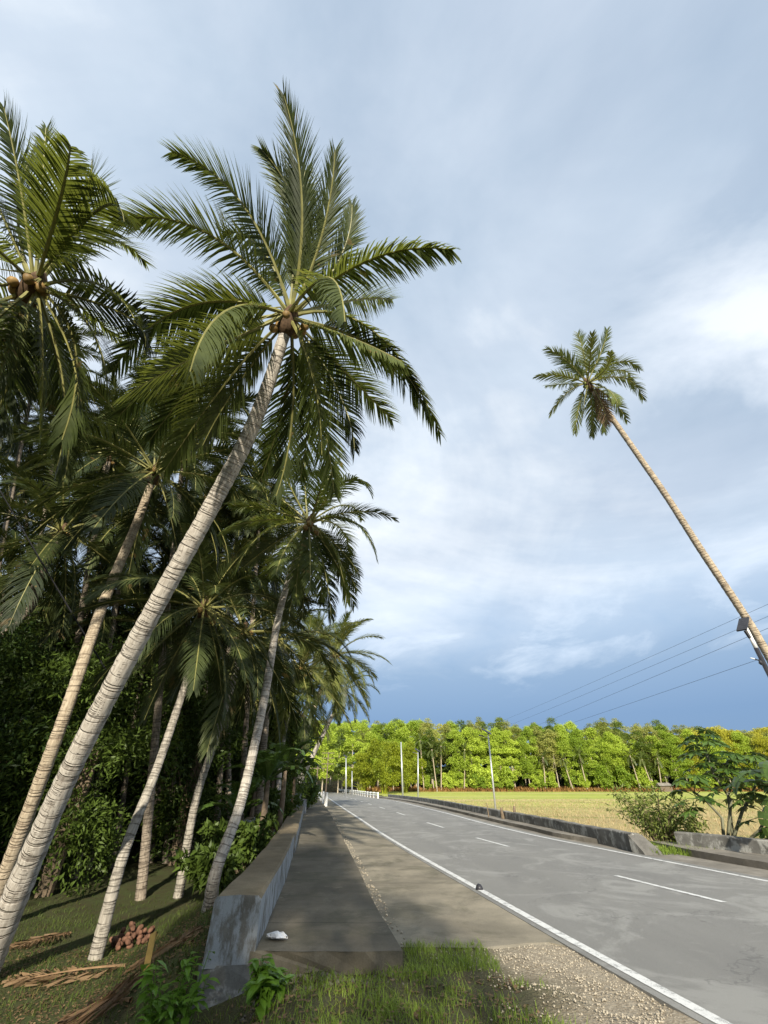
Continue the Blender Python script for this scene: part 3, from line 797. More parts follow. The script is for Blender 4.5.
# B : second trunk behind the big one
bB = atd(-18, 935, 8.6); bB = gz(bB.x, bB.y)
palm(bB, atd(155, 472, 13.8), [atd(60, 728, 9.6), atd(104, 602, 11.4), atd(138, 520, 13.2)], (.145, .125, .105),
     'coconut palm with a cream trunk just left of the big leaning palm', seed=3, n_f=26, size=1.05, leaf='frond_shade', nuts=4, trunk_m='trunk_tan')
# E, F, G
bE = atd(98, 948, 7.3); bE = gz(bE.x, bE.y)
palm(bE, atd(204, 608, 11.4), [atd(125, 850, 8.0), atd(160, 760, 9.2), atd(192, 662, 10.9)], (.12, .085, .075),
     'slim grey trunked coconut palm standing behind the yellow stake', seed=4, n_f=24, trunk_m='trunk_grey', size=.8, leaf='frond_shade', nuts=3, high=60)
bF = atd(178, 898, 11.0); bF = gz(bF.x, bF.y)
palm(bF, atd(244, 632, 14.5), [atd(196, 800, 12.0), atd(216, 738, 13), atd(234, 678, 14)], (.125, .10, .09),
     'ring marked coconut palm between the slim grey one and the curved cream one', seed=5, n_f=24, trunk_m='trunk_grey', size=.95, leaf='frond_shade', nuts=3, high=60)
bG = atd(203, 945, 7.6); bG = gz(bG.x, bG.y)
heroG = dict(depth=13, L=3.4, ll=.74, n=70, droop=1.3, w=.038, f=[
    (345, 482, 370, 492, -1), (350, 520, 376, 556, -1), (333, 548, 347, 602, -1), (318, 556, 322, 604, 1), (288, 545, 276, 575, -1), (262, 520, 222, 532, -1),
    (287, 480, 272, 448, 1), (305, 480, 306, 452, 1), (330, 475, 342, 454, 1), (275, 495, 250, 480, 1), (300, 555, 296, 600, -1), (268, 530, 236, 570, -1),
    (345, 505, 362, 520, 1), (270, 510, 230, 505, 1), (320, 490, 325, 470, -1), (325, 540, 340, 575, 1), (285, 550, 258, 590, 1), (310, 550, 310, 590, -1), (340, 528, 350, 560, 1)])
palm(bG, atd(309, 524, 13.0), [atd(217, 868, 8.0), atd(242, 798, 8.9), atd(264, 700, 10.4), atd(282, 602, 12.0)], (.135, .095, .085),
     'slim cream coconut palm with a curved trunk rising beside the end of the parapet', hero=heroG, seed=6, n_f=9, high=30, low=-65, size=.8, nuts=6)
# D left edge dark palms
bD = gz(-22, 15)
palm(bD, at(62, 532, 13), [at(-5, 640, 14.3), at(38, 580, 13.4)], (.15, .11, .095), 'dark coconut palm leaning in low at the left edge', seed=7, n_f=24, size=1.0, leaf='frond_shade', nuts=4, trunk_m='trunk_dark')
palm(gz(-26, 19), at(6, 585, 18), [at(-30, 665, 19)], (.15, .11, .095), 'dark coconut palm half cut by the left edge behind the low leaning one', seed=8, n_f=22, size=1.0, leaf='frond_shade', nuts=0, trunk_m='trunk_dark')
# H and others along the road
def g_at(px, Y): 
    p = at(px, 800, Y); return gz(p.x, Y)
palm(g_at(291, 31), at(335, 655, 33), [at(297, 770, 31.5), at(311, 716, 32.5)], (.24, .17, .14), 'coconut palm with tan trunk beside the shed, farthest of the leaning row', seed=9, n_f=34, size=1.15, nuts=5, trunk_m='trunk_tan', leaf='frond_mid', low=-70)
palm(g_at(279, 24), at(300, 668, 25), [at(281, 755, 24), at(290, 705, 24.6)], (.15, .11, .095), 'coconut palm with long drooping fronds left of the one beside the shed', seed=10, n_f=32, size=1.05, nuts=4, low=-70, leaf='frond_mid')
palm(g_at(262, 20), at(276, 640, 19), [at(262, 760, 19.5), at(268, 700, 19.3)], (.18, .14, .11), 'dark trunked coconut palm above the banana plants', seed=11, n_f=24, size=.9, nuts=3, trunk_m='trunk_dark', leaf='frond_shade')
palm(g_at(238, 22), at(232, 560, 20), [at(228, 760, 21.6), at(226, 660, 21)], (.15, .11, .095), 'tall dark coconut palm behind the ring marked one', seed=12, n_f=24, size=1.05, nuts=3, trunk_m='trunk_dark', leaf='frond_shade')
palm(g_at(160, 21), at(205, 500, 20), [at(168, 760, 21), at(185, 640, 20.5)], (.15, .11, .095), 'dark coconut palm behind the slim grey one, crown under the big palm', seed=13, n_f=24, size=1.05, nuts=3, trunk_m='trunk_dark', leaf='frond_shade')
palm(g_at(60, 19), at(110, 455, 16), [at(66, 720, 18), at(85, 590, 17)], (.15, .11, .095), 'dark coconut palm deep behind the cream trunk at left', seed=14, n_f=26, size=1.1, nuts=3, trunk_m='trunk_dark', leaf='frond_shade')
palm(g_at(120, 24), at(165, 560, 23), [at(135, 700, 23.5)], (.15, .11, .095), 'shaded coconut palm deepest in the middle of the grove', seed=15, n_f=22, size=1.1, nuts=0, trunk_m='trunk_dark', leaf='frond_shade')
palm(g_at(40, 27), at(25, 470, 24), [at(30, 640, 26)], (.15, .11, .095), 'tall shaded coconut palm behind the left edge pair', seed=16, n_f=24, size=1.15, nuts=0, trunk_m='trunk_dark', leaf='frond_shade')
palm(g_at(300, 46), at(318, 640, 46), [at(305, 720, 46)], (.25, .18, .15), 'bright coconut palm seen above and behind the one by the shed', seed=17, n_f=20, size=1.05, nuts=2, leaf='frond_far')
palm(g_at(285, 40), at(345, 690, 42), [at(318, 745, 41)], (.25, .18, .15), 'low coconut palm leaning toward the road beyond the shed', seed=18, n_f=20, size=.9, nuts=2, leaf='frond')
palm(g_at(270, 36), at(282, 610, 35), [at(272, 700, 35)], (.25, .18, .15), 'tall bright coconut palm in the far end of the grove', seed=19, n_f=28, size=1.1, nuts=2, leaf='frond_mid')
palm(g_at(210, 30), at(205, 690, 30), [at(206, 740, 30)], (.15, .11, .095), 'short coconut palm hidden in the shade behind the ring marked one', seed=20, n_f=16, size=.8, nuts=0, trunk_m='trunk_tan', leaf='frond_shade', high=50)

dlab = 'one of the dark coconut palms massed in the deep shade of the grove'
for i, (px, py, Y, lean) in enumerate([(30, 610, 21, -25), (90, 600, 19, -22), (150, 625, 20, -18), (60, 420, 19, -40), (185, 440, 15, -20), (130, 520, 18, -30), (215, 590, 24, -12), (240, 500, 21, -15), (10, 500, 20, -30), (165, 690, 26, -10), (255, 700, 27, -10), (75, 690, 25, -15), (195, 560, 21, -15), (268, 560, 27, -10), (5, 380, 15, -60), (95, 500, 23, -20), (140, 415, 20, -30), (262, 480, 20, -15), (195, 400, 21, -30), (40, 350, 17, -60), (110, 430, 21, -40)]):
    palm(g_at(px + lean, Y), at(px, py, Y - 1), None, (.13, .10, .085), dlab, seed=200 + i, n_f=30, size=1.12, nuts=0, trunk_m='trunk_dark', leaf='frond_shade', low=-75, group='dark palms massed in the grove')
# lone tall palm on the right
topR = atd(588, 384, 18.5)
heroR = dict(depth=18.5, L=2.75, ll=.68, n=62, droop=1.2, w=.034, f=[
    (562, 376, 537, 376, -1), (568, 362, 547, 349, -1), (584, 356, 578, 333, 1), (602, 350, 607, 330, 1), (605, 370, 610, 352, -1), (618, 362, 640, 370, -1),
    (624, 378, 643, 399, -1), (612, 400, 627, 421, 1), (600, 410, 604, 432, -1), (592, 408, 592, 436, -1), (580, 402, 575, 433, 1), (568, 392, 550, 414, -1),
    (566, 384, 546, 386, 1), (590, 360, 592, 334, -1), (608, 390, 618, 405, -1), (600, 400, 607, 424, -1), (622, 370, 632, 388, 1), (576, 368, 560, 352, 1), (585, 400, 582, 420, -1)], dry=(15,))
bR = gz(14.3, 14.4)
palm(bR, topR, [at(800, 712, 13.9), at(768, 655, 13.6), at(743, 613, 13.4), at(701, 550, 13.1), at(667, 497, 12.85), at(640, 458, 12.7), at(612, 418, 12.5)], (.155, .105, .078),
     'lone tall coconut palm leaning left against the open sky', hero=heroR, seed=21, n_f=0, nuts=4, trunk_m='trunk_tan', wind=(-.05, 0, 0), nut_mat='coconut_green', leaf='frond_far')

# ------------------------------------------------------------------ understory on the left (mango like trees)
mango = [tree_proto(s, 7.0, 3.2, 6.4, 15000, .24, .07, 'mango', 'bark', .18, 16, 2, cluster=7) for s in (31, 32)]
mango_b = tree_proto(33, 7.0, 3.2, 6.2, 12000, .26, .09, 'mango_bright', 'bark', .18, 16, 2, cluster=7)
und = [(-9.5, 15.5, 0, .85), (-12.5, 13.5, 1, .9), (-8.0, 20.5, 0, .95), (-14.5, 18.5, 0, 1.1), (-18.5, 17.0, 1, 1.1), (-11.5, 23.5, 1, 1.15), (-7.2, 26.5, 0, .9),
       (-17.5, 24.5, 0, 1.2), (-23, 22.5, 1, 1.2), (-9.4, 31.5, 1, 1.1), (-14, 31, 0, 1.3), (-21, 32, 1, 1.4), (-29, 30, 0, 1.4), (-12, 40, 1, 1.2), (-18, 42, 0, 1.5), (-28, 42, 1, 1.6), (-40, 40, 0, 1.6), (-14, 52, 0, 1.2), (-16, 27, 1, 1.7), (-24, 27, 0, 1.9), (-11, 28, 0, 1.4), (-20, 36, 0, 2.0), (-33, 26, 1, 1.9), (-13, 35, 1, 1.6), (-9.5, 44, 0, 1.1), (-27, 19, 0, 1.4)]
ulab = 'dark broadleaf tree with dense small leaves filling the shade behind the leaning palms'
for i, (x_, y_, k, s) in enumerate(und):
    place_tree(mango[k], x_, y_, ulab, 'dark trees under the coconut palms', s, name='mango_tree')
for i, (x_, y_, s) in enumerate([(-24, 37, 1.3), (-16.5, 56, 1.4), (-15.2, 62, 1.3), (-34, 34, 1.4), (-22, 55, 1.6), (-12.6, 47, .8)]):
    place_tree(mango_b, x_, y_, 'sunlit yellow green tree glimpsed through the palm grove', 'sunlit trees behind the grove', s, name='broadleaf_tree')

# ------------------------------------------------------------------ forest beyond the field
kinds = []
for s, mt, hh, R0, H0, nl in [(41, 'lime', 15.5, 3.1, 10.0, 5600), (42, 'lime', 14.5, 3.6, 9.0, 5800), (43, 'olive', 15.5, 3.3, 8.5, 4000), (44, 'lime', 13.8, 3.0, 9.5, 5000), (45, 'yellow', 14.5, 3.7, 8.5, 4600), (46, 'mango_bright', 14.5, 3.3, 10.0, 5000)]:
    kinds.append(tree_proto(s, hh, R0 * 1.12, H0 + 1.5, int(nl * 1.6), .31, .21, mt, 'bark_pale', .15, 30, 1, lob=(.27, .46), shell=.4))
low = tree_proto(47, 4.2, 1.9, 3.8, 2400, .34, .24, 'lime', 'bark', .08, 9, 1)
flabs = ['lime green tree with a thin pale trunk in the wood beyond the field', 'lime green tree with a thin pale trunk in the wood beyond the field', 'dull olive tree with a pale trunk in the wood beyond the field',
         'lime green tree with a thin pale trunk in the wood beyond the field', 'yellowish tree crown showing above the wood beyond the field', 'deep green tree in the wood beyond the field']
fr = random.Random(11)
def fxy(px, Y): return at(px, 788, Y).x
for row, (Y0, n, pool, smin, smax) in enumerate([(130, 48, [0, 1, 3, 0, 1, 5, 2], .8, 1.02), (136, 36, [0, 2, 1, 5, 5], .92, 1.06), (144, 34, [2, 5, 0, 1], .95, 1.1), (158, 30, [4, 2, 0, 2, 5], .98, 1.14)]):
    for i in range(n):
        px = 352 + (900 - 352) * (i + .5 + fr.uniform(-.35, .35)) / n
        Y = Y0 + fr.uniform(-2, 2) ; X = fxy(px, Y)
        k = fr.choice(pool); 
        if px > 690 and fr.random() < .6: k = 4
        s = fr.uniform(smin, smax) * (1.04 - .08 * smooth(400, 768, px)) * (.97 if row else .93)
        place_tree(kinds[k], X, Y, flabs[k], {0: 'lime trees of the wood', 1: 'lime trees of the wood', 3: 'lime trees of the wood', 2: 'olive trees of the wood', 4: 'yellow trees of the wood', 5: 'deep green trees of the wood'}[k], s, fr.uniform(.94, 1.04) * s)
for i in range(85):
    px = 420 + 400 * fr.random(); Y = fr.uniform(127, 130)
    place_tree(low, fxy(px, Y), Y, 'low bushy tree at the foot of the wood beyond the field', 'bushes at the foot of the wood', fr.uniform(.3, 1.15), name='bushy_tree')
under = tree_proto(48, 9.5, 3.0, 9.0, 3600, .5, .34, 'mango', 'bark', .14, 14, 1)
for i in range(60):
    px = 372 + (900 - 372) * (i + fr.random()) / 60; Y = fr.uniform(137, 141)
    place_tree(under, fxy(px, Y), Y, 'shaded dark tree filling the inside of the wood beyond the field', 'dark trees inside the wood', fr.uniform(.75, 1.0), name='understory_tree')
# trees behind the bend, left of the field
for i, (px, Y, k, s) in enumerate([(305, 100, 0, .85), (322, 112, 1, .9), (338, 120, 5, .85), (352, 118, 0, .95), (296, 90, 1, .8), (312, 135, 2, 1.0), (330, 150, 1, 1.1), (285, 110, 5, 1.2), (265, 100, 0, 1.2), (342, 136, 0, 1.0), (326, 128, 3, .95), (316, 122, 0, .9), (306, 150, 1, 1.1), (345, 170, 5, 1.1), (318, 205, 2, 1.3), (335, 215, 5, 1.3), (300, 190, 1, 1.3)]):
    place_tree(kinds[k], fxy(px, Y), Y, ['lime green tree behind the far bend of the road', 'lime green tree behind the far bend of the road', 'olive tree behind the far bend of the road', 'lime green tree behind the far bend of the road', '', 'deep green tree behind the far bend of the road'][k],
               {0: 'lime trees behind the bend', 3: 'lime trees behind the bend', 1: 'lime trees behind the bend', 2: 'olive trees behind the bend', 5: 'deep green trees behind the bend'}[k], s)
# big light clump (bamboo) right of the bend
def bamboo(x_, y_, seed, s, label):
    r2 = random.Random(seed); o = empty('bamboo_clump', (x_, y_, h(x_, y_)), label, 'bamboo')
    lobes = []; m = MB()
    for i in range(24):
        a = r2.uniform(0, 6.28); q = r2.uniform(1, 5.2); z = r2.uniform(2.5, 10.5) * (1 - .04 * q)
        m.tube([(math.cos(a)*.4, math.sin(a)*.4, -.2), (math.cos(a)*q*.4, math.sin(a)*q*.4, z*.7), (math.cos(a)*q, math.sin(a)*q, z)], [.07, .06, .02], 5, False)
        lobes.append((math.cos(a)*q, math.sin(a)*q, z, r2.uniform(.9, 1.5), r2.uniform(.9, 1.5), r2.uniform(.9, 1.6)))
    m.build('culms', M['bamboo'], o)
    V, F = leaf_cloud(seed, lobes, 12000, .42, .16, droop=.6)
    link('foliage', np_mesh('foliage', V, F), M['bamboo'], o); o.scale = (s, s, s); return o
bamboo(fxy(384, 106), 106, 51, .92, 'feathery yellow green bamboo clump beyond the end of the field wall')
bamboo(fxy(405, 116), 116, 52, .95, 'feathery bamboo clump just right of and behind the front one')
bamboo(fxy(363, 112), 112, 54, .8, 'smaller bamboo clump left of the front one next to the bend')
# coconut palms in the wood
plab = 'small far coconut palm standing at the edge of the wood'
for i, (px, Y, hh) in enumerate([(424, 127, 11.5), (437, 126, 9.3), (441, 126.5, 10.2), (464, 127, 9.5), (545, 127, 7.6), (573, 127, 7.2), (587, 127, 8.2), (640, 127, 8.0), (653, 126, 7.0), (661, 127, 7.4)]):
    X = fxy(px, Y); b = gz(X, Y); t = b + Vector((fr.uniform(-1.2, 1.6), 0, hh))
    palm(b, t, None, (.17, .13, .11), plab, seed=60 + i, n_f=17, size=.66, far=True, leaf='frond_far', nuts=0, group='coconut palms at the edge of the wood', trunk_m='trunk_tan', low=-50)

# ------------------------------------------------------------------ lamp posts, poles, wires
def lamp(px_b, Y, top_py, label, off=0, panel=True, lean=0, side=-1, r=.06, top_px=None, group='slim grey lamp posts by the road'):
    b = at(px_b, 800, Y); z0 = h(b.x, Y)
    tp = at(top_px if top_px else px_b, top_py, Y)
    root = empty('street_lamp', (b.x, Y, z0), label, 'street lamp', group)
    t = Vector((tp.x - b.x, 0, tp.z - z0))
    m = MB(); m.tube([(0, 0, -.3), t], [r * 1.25, r * .8], 10); m.build('pole', M['steel'], root, True)
    m = MB(); m.tube([(0, 0, 0), (0, 0, .03)], [r * 2.6, r * 2.6], 10); m.build('base_plate', M['steel'], root)
    if panel:
        m = MB(); m.box((-.38, -.28, -.02), (.38, .28, .02)); o = m.build('solar_panel', M['dark'], root); o.location = t + Vector((side * .1, 0, .12)); o.rotation_euler = (R(20), side * R(-28), 0)
        m = MB(); m.tube([t + Vector((0, 0, -.35)), t + Vector((side * .45, -.1, -.22))], .022, 6); m.build('lamp_arm', M['steel'], root)
        m = MB(); m.box((-.2, -.08, -.035), (.2, .08, .035)); o = m.build('lamp_head', M['dark'], root); o.location = t + Vector((side * .55, -.12, -.2)); o.rotation_euler = (0, side * R(-10), 0)
    return root
lamp(494, 36, 733, 'tallest thin lamp post behind the long low field wall', top_px=488, side=-1)
lamp(418, 66, 751, 'shorter lamp post with a head, second beyond the low field wall', r=.09, side=-1)
lamp(403, 75, 742, 'bare slim pole left of the lamp post at the far end of the field wall', panel=False, top_px=401, r=.12)
lamp(352, 96, 771, 'small lamp post beside the far bend', r=.1, panel=False)
lamp(346, 88, 757, 'lamp post with box head at the far bend of the road', r=.12, side=-1)
# near lamp at the right edge : pole with tilted panel and a lower arm
rp = at(746, 628, 12.2)
root = empty('street_lamp', (rp.x, 12.2, h(rp.x, 12.2)), 'near street lamp at the right edge, its tilted dark panel crossing the palm trunk', 'street lamp')
zt = rp.z - root.location.z
m = MB(); m.tube([(0, 0, -.3), (0, 0, zt - .6)], [.075, .06], 12); m.build('pole', M['dark'], root, True)
m = MB(); m.tube([(0, 0, zt - .62), (0, 0, zt)], [.055, .05], 12); m.build('pole_sleeve', M['whitepaint'], root, True)
m = MB(); m.box((-.33, -.13, -.02), (.33, .13, .02)); o = m.build('solar_panel', M['dark'], root); o.location = (-.08, -.05, zt + .1); o.rotation_euler = (R(6), R(-42), R(25))
m = MB(); m.tube([(-.06, 0, zt - .08), (-.02, 0, zt - .3)], .05, 8); m.build('bracket', M['dark'], root)
m = MB(); m.tube([(.05, 0, zt - 1.0), (-.3, -.1, zt - .93)], [.02, .016], 8); m.build('lamp_arm', M['dark'], root)
m = MB(); m.tube([(-.3, -.1, zt - .93), (-.42, -.13, zt - .91)], [.022, .012], 8); m.build('arm_tip', M['whitepaint'], root)
m = MB(); m.tube([(-.12, -.05, zt - .97), (-.12, -.05, zt - 1.03), (-.12, -.05, zt - 1.09)], [.03, .055, .02], 8); m.build('lamp_head', M['dark'], root)
# overhead utility poles far away + near (outside the frame)
def utility_pole(x_, y_, hh, label, zs=(0, -.9), w=1.3):
    root = empty('utility_pole', (x_, y_, h(x_, y_)), label, 'utility pole')
    m = MB(); m.tube([(0, 0, -.5), (0, 0, hh)], [.13, .09], 8); m.build('pole', M['timber'], root, True)
    for z in zs:
        m = MB(); m.box((-w, -.05, hh - .25 + z), (w, .05, hh - .13 + z)); m.build('crossarm', M['timber'], root)
    return root
pf = at(328.5, 752, 98); utility_pole(pf.x, 98, pf.z - h(pf.x, 98), 'grey utility pole with crossarms behind the far bend', (0, -.9, -1.9), 1.25)
pf2 = at(318, 765, 84); utility_pole(pf2.x, 84, pf2.z - h(pf2.x, 84), 'pale utility pole left of the one with three crossarms', (-.3,), 1.3)
E1 = Vector((19.5, 8.5, 8.2)); 
def cable(a, b, sag, label, r=.012, n=28, group=None):
    m = MB(); pts = []
    for i in range(n + 1):
        t = i / n; p = Vector(a).lerp(Vector(b), t); p.z -= sag * 4 * t * (1 - t); pts.append(p)
    m.tube(pts, [r * (1 + .8 * i / n) for i in range(n + 1)], 5, False)
    o = m.build('overhead_cable', M['wire'])
    return tag(o, label, 'cable', group)
utility_pole(27, 3.0, 11.0, 'large utility pole beside the right of the road', (0, -.9), 1.2)
for px0, py, ed, lab in [(768, 600, 720, 'uppermost of the four thin overhead cables over the field'), (768, 612, 727, 'second highest of the four thin overhead cables over the field'),
                         (732, 639, 738, 'third of the four thin overhead cables over the field'), (752, 657, 744, 'lowest of the four thin overhead cables over the field')]:
    q = at(px0, py, 16); e = at(500, ed, 80)
    cable(q + (q - e) * .25, e + (e - q) * .5, .3, lab, .0055)
a = at(-60, 385, 9); b = at(118, 690, 11.5)
cable(a, b, .05, 'thin dark guy wire slanting through the palm grove at left', .011)

# ------------------------------------------------------------------ shed
sp = at(313, 790, 50); sx = sp.x - 2.6; sz = h(sx, 50)
root = empty('roadside_shed', (sx, 50, sz), 'low dark roofed shed left of the walkway end', 'shed')
m = MB(); m.box((-2.4, -.1, 0), (2.0, .1, 1.5)); m.build('back_wall', M['timber'], root)
for q in (-2.4, -.9, .6, 2.0):
    m = MB(); m.box((q - .06, -2.2, 0), (q + .06, -2.08, 2.2)); m.build('roof_post', M['timber'], root)
m = MB(); m.add([(-3, -2.9, 2.0), (2.9, -2.9, 1.9), (2.9, .6, 2.6), (-3, .6, 2.7), (-3, -2.9, 2.08), (2.9, -2.9, 1.98), (2.9, .6, 2.68), (-3, .6, 2.78)],
              [(0,3,2,1),(4,5,6,7),(0,1,5,4),(1,2,6,5),(2,3,7,6),(3,0,4,7)]); m.build('roof', M['thatch'], root)
m = MB(); m.box((-2.2, -1.9, 0), (1.6, -1.7, .9)); m.build('counter', M['timber'], root)
hx = fxy(661, 128)
root = empty('field_hut', (hx, 126.5, h(hx, 126.5)), 'tiny pale hut at the foot of the wood right of centre', 'hut')
m = MB(); m.box((-1.5, -1, 0), (1.5, 1, 1.2)); m.build('hut_wall', M['timber'], root)
m = MB(); m.add([(-1.8, -1.3, 1.2), (1.8, -1.3, 1.2), (1.8, 1.3, 1.2), (-1.8, 1.3, 1.2), (-1.5, 0, 1.9), (1.5, 0, 1.9)], [(0,1,5,4),(2,3,4,5),(1,2,5),(3,0,4),(0,3,2,1)]); m.build('roof', M['kerb'], root)

# ------------------------------------------------------------------ banana plants
def banana_leaf(o, a, e0, L, W, bend, seed, tear=.25):
    r2 = random.Random(seed); n = 14; d = Vector((math.cos(a), math.sin(a), 0)); s = Vector((-math.sin(a), math.cos(a), 0))
    p = Vector((0, 0, 0)); e = e0; path = []
    for i in range(n + 1):
        path.append((p.copy(), e)); p = p + (d * math.cos(e) + Vector((0, 0, 1)) * math.sin(e)) * (L / n); e -= bend / n * (.4 + 1.2 * i / n)
    m = MB()
    m.tube([q[0] for q in path], [.028 * (1 - i / (n + 3)) for i in range(n + 1)], 5, False)
    for sg in (-1, 1):
        for i in range(2, n):
            f0, f1 = (i - 2) / (n - 2), (i - 1) / (n - 2)
            gp = tear if r2.random() < .5 else .02
            w0 = W * math.sin(math.pi * min(.98, f0 * .92 + .07)) ** .6; w1 = W * math.sin(math.pi * min(.98, f1 * .92 + .07)) ** .6
            p0, e_0 = path[i]; p1, e_1 = path[i + 1]
            nrm = -d * math.sin(e_0) + Vector((0, 0, 1)) * math.cos(e_0)
            dr = r2.uniform(-.05, .35)
            q0 = p0 + s * sg * w0 + nrm * w0 * (.25 - dr); q1 = p0.lerp(p1, 1 - gp) + s * sg * w1 + nrm * w1 * (.25 - dr)
            h0 = p0 + s * sg * w0 * .5 + nrm * w0 * .18; h1 = p0.lerp(p1, 1 - gp * .4) + s * sg * w1 * .5 + nrm * w1 * .18
            m.add([p0, h0, q0, q1, h1, p0.lerp(p1, 1 - gp * .0)], [(0, 1, 4, 5), (1, 2, 3, 4)])
    return m
def banana(x_, y_, hh, label, seed, n=8, L=1.7, W=.3, leaves=None, group=None):
    r2 = random.Random(seed); z0 = h(x_, y_)
    root = empty('banana_plant', (x_, y_, z0), label, 'banana plant', group)
    m = MB(); m.tube([(0, 0, -.1), (.04, 0, hh * .5), (.02, .02, hh)], [.13, .1, .06], 9); m.build('stem', M['bark'], root, True)
    for i in range(n):
        a = i * 2.4 + r2.uniform(-.4, .4); e0 = R(r2.uniform(35, 82)); 
        if leaves: a, e0 = leaves[i % len(leaves)]
        mm = banana_leaf(None, a, e0, L * r2.uniform(.8, 1.15), W * r2.uniform(.8, 1.1), r2.uniform(1.2, 2.6), seed * 20 + i)
        o = mm.build('leaf', M['banana'], root); o.location = (0, 0, hh - .05)
    return root
for i, (px, Y, hh, s, lab) in enumerate([(262, 15.0, 1.9, 1.0, 'banana plant nearest the near parapet behind the curved palm'), (279, 18.5, 2.3, 1.1, 'tall banana plant right of the nearest one behind the parapet'),
                                    (250, 19.5, 2.0, 1.1, 'banana plant left of the tall one in the shade'), (290, 26, 2.2, 1.1, 'banana plant beside the wing wall'), (268, 24, 2.6, 1.1, 'banana plant deeper behind the tall one'),
                                    (236, 15.5, 1.4, .9, 'small banana plant behind the base of the curved palm')]):
    p = at(px, 820, Y); banana(p.x, Y, hh, lab, 70 + i, 9, 1.6 * s, .28 * s)
banana(11.5, 13.4, 1.5, 'banana plant cut by the right edge above the short wall', 81, 7, 2.3, .33, [(R(172), R(48)), (R(188), R(12)), (R(150), R(30)), (R(60), R(60)), (R(-40), R(50)), (R(205), R(62)), (R(-100), R(65))])

# ------------------------------------------------------------------ papaya
def papaya_leaf(m, c, ax, up, r, r2):
    ax = ax.normalized(); s = ax.cross(up).normalized(); n = s.cross(ax)
    lob = 7
    for k in range(lob):
        w = (k - (lob - 1) / 2) / (lob - 1) * R(285)
        d = ax * math.cos(w) + s * math.sin(w); q = -d.cross(n)
        L = r * (1 - .28 * abs(w) / 2.5) * r2.uniform(.9, 1.1)
        dn = -n * .3 - Vector((0, 0, .18))
        pts = [c, c + d*L*.35 + q*L*.11 , c + d*L*.55 + q*L*.2 + dn*L*.2, c + d*L*.66 + q*L*.09 + dn*L*.3, c + d*L + dn*L*.55,
               c + d*L*.66 - q*L*.09 + dn*L*.3, c + d*L*.55 - q*L*.2 + dn*L*.2, c + d*L*.35 - q*L*.11]
        m.add(pts, [(0,1,2,3),(0,3,4),(0,4,5),(0,5,6,7)])
def papaya(loc, stems, label, seed, lr=.47):
    r2 = random.Random(seed); root = empty('papaya_tree', loc, label, 'papaya tree')
    for si, (path, nleaf, spread) in enumerate(stems):
        path = [Vector(p) - Vector(loc) for p in path]
        m = MB(); m.tube(path, [.05 - .018 * i / (len(path) - 1) for i in range(len(path))], 9); m.build('trunk', M['papaya_stem'], root, True)
        tip = path[-1]
        for i in range(nleaf):
            a = i * 2.4 + r2.uniform(-.3, .3); e = R(60 - 95 * i / nleaf + r2.uniform(-8, 8)); L = spread * r2.uniform(.8, 1.15)
            d = Vector((math.cos(a) * math.cos(e), math.sin(a) * math.cos(e), math.sin(e)))
            o0 = tip - Vector((0, 0, .25 * i / nleaf)); e1 = o0 + d * L
            m = MB(); m.tube([o0, o0.lerp(e1, .5) + Vector((0, 0, .05)), e1], [.011, .009, .007], 5, False)
            papaya_leaf(m, e1, Vector((d.x, d.y, -.25)), Vector((0, 0, 1)), lr * r2.uniform(.8, 1.15), r2)
            m.build('leaf', M['papaya'], root)
pb = Vector((10.6, 16.6, h(10.6, 16.6)))
Yp = 16.6
papaya(pb, [([pb, at(731, 800, Yp), at(714, 775, Yp), at(706, 752, Yp)], 26, .7), ([pb, at(742, 812, Yp), at(752, 795, Yp), at(757, 780, Yp - .4)], 24, .85),
            ([pb, at(722, 818, Yp), at(705, 800, Yp), at(694, 792, Yp - .3)], 13, .6), ([pb + Vector((.3, 0, 0)), at(728, 795, Yp + .3), at(735, 778, Yp + .2)], 20, .8), ([pb, at(760, 830, Yp - .4), at(768, 812, Yp - .6)], 14, .7)],
       'dark green papaya tree with several stems and lobed leaves behind the short right wall', 5)

# ------------------------------------------------------------------ shrubs and low plants
def shrub(x_, y_, w, hh, label, mat, seed, n=2600, ll=.13, lw=.06, stems=14, name='shrub', cat='shrub', z=None, group=None):
    r2 = random.Random(seed); o = empty(name, (x_, y_, h(x_, y_) if z is None else z), label, cat, group)
    m = MB(); lobes = []
    for i in range(stems):
        a = r2.uniform(0, 6.28); q = w * r2.uniform(.15, .62); zz = hh * r2.uniform(.55, 1)
        e = Vector((math.cos(a) * q, math.sin(a) * q, zz))
        m.tube([(math.cos(a)*.05, math.sin(a)*.05, -.05), e * .55 + Vector((0, 0, .12 * hh)), e], [.016, .01, .005], 5, False)
        for t in (.35, .6, .82, 1.0):
            c = e * t + Vector((0, 0, .1 * hh * (1 - t))); lobes.append((c.x, c.y, c.z, w * .11, w * .11, hh * .1))
    m.build('stems', M['bark'], o)
    V, F = leaf_cloud(seed, lobes, n, ll, lw, shell=.3); link('foliage', np_mesh('foliage', V, F), M[mat], o)
    return o
shrub(9.3, 17.6, 2.1, 1.75, 'straggly olive shrub filling the gap between the two right walls', 'shrub', 91, 1900, .17, .05, 26)
shrub(10.2, 18.4, 1.8, 1.3, 'lower straggly shrub just right of the gap shrub, left of the papaya', 'shrub', 92, 1900, .17, .05, 20)
shrub(11.9, 15.4, 1.5, 1.0, 'low leafy shrub under the papaya at the right edge', 'papaya', 93, 2000, .2, .1, 12)
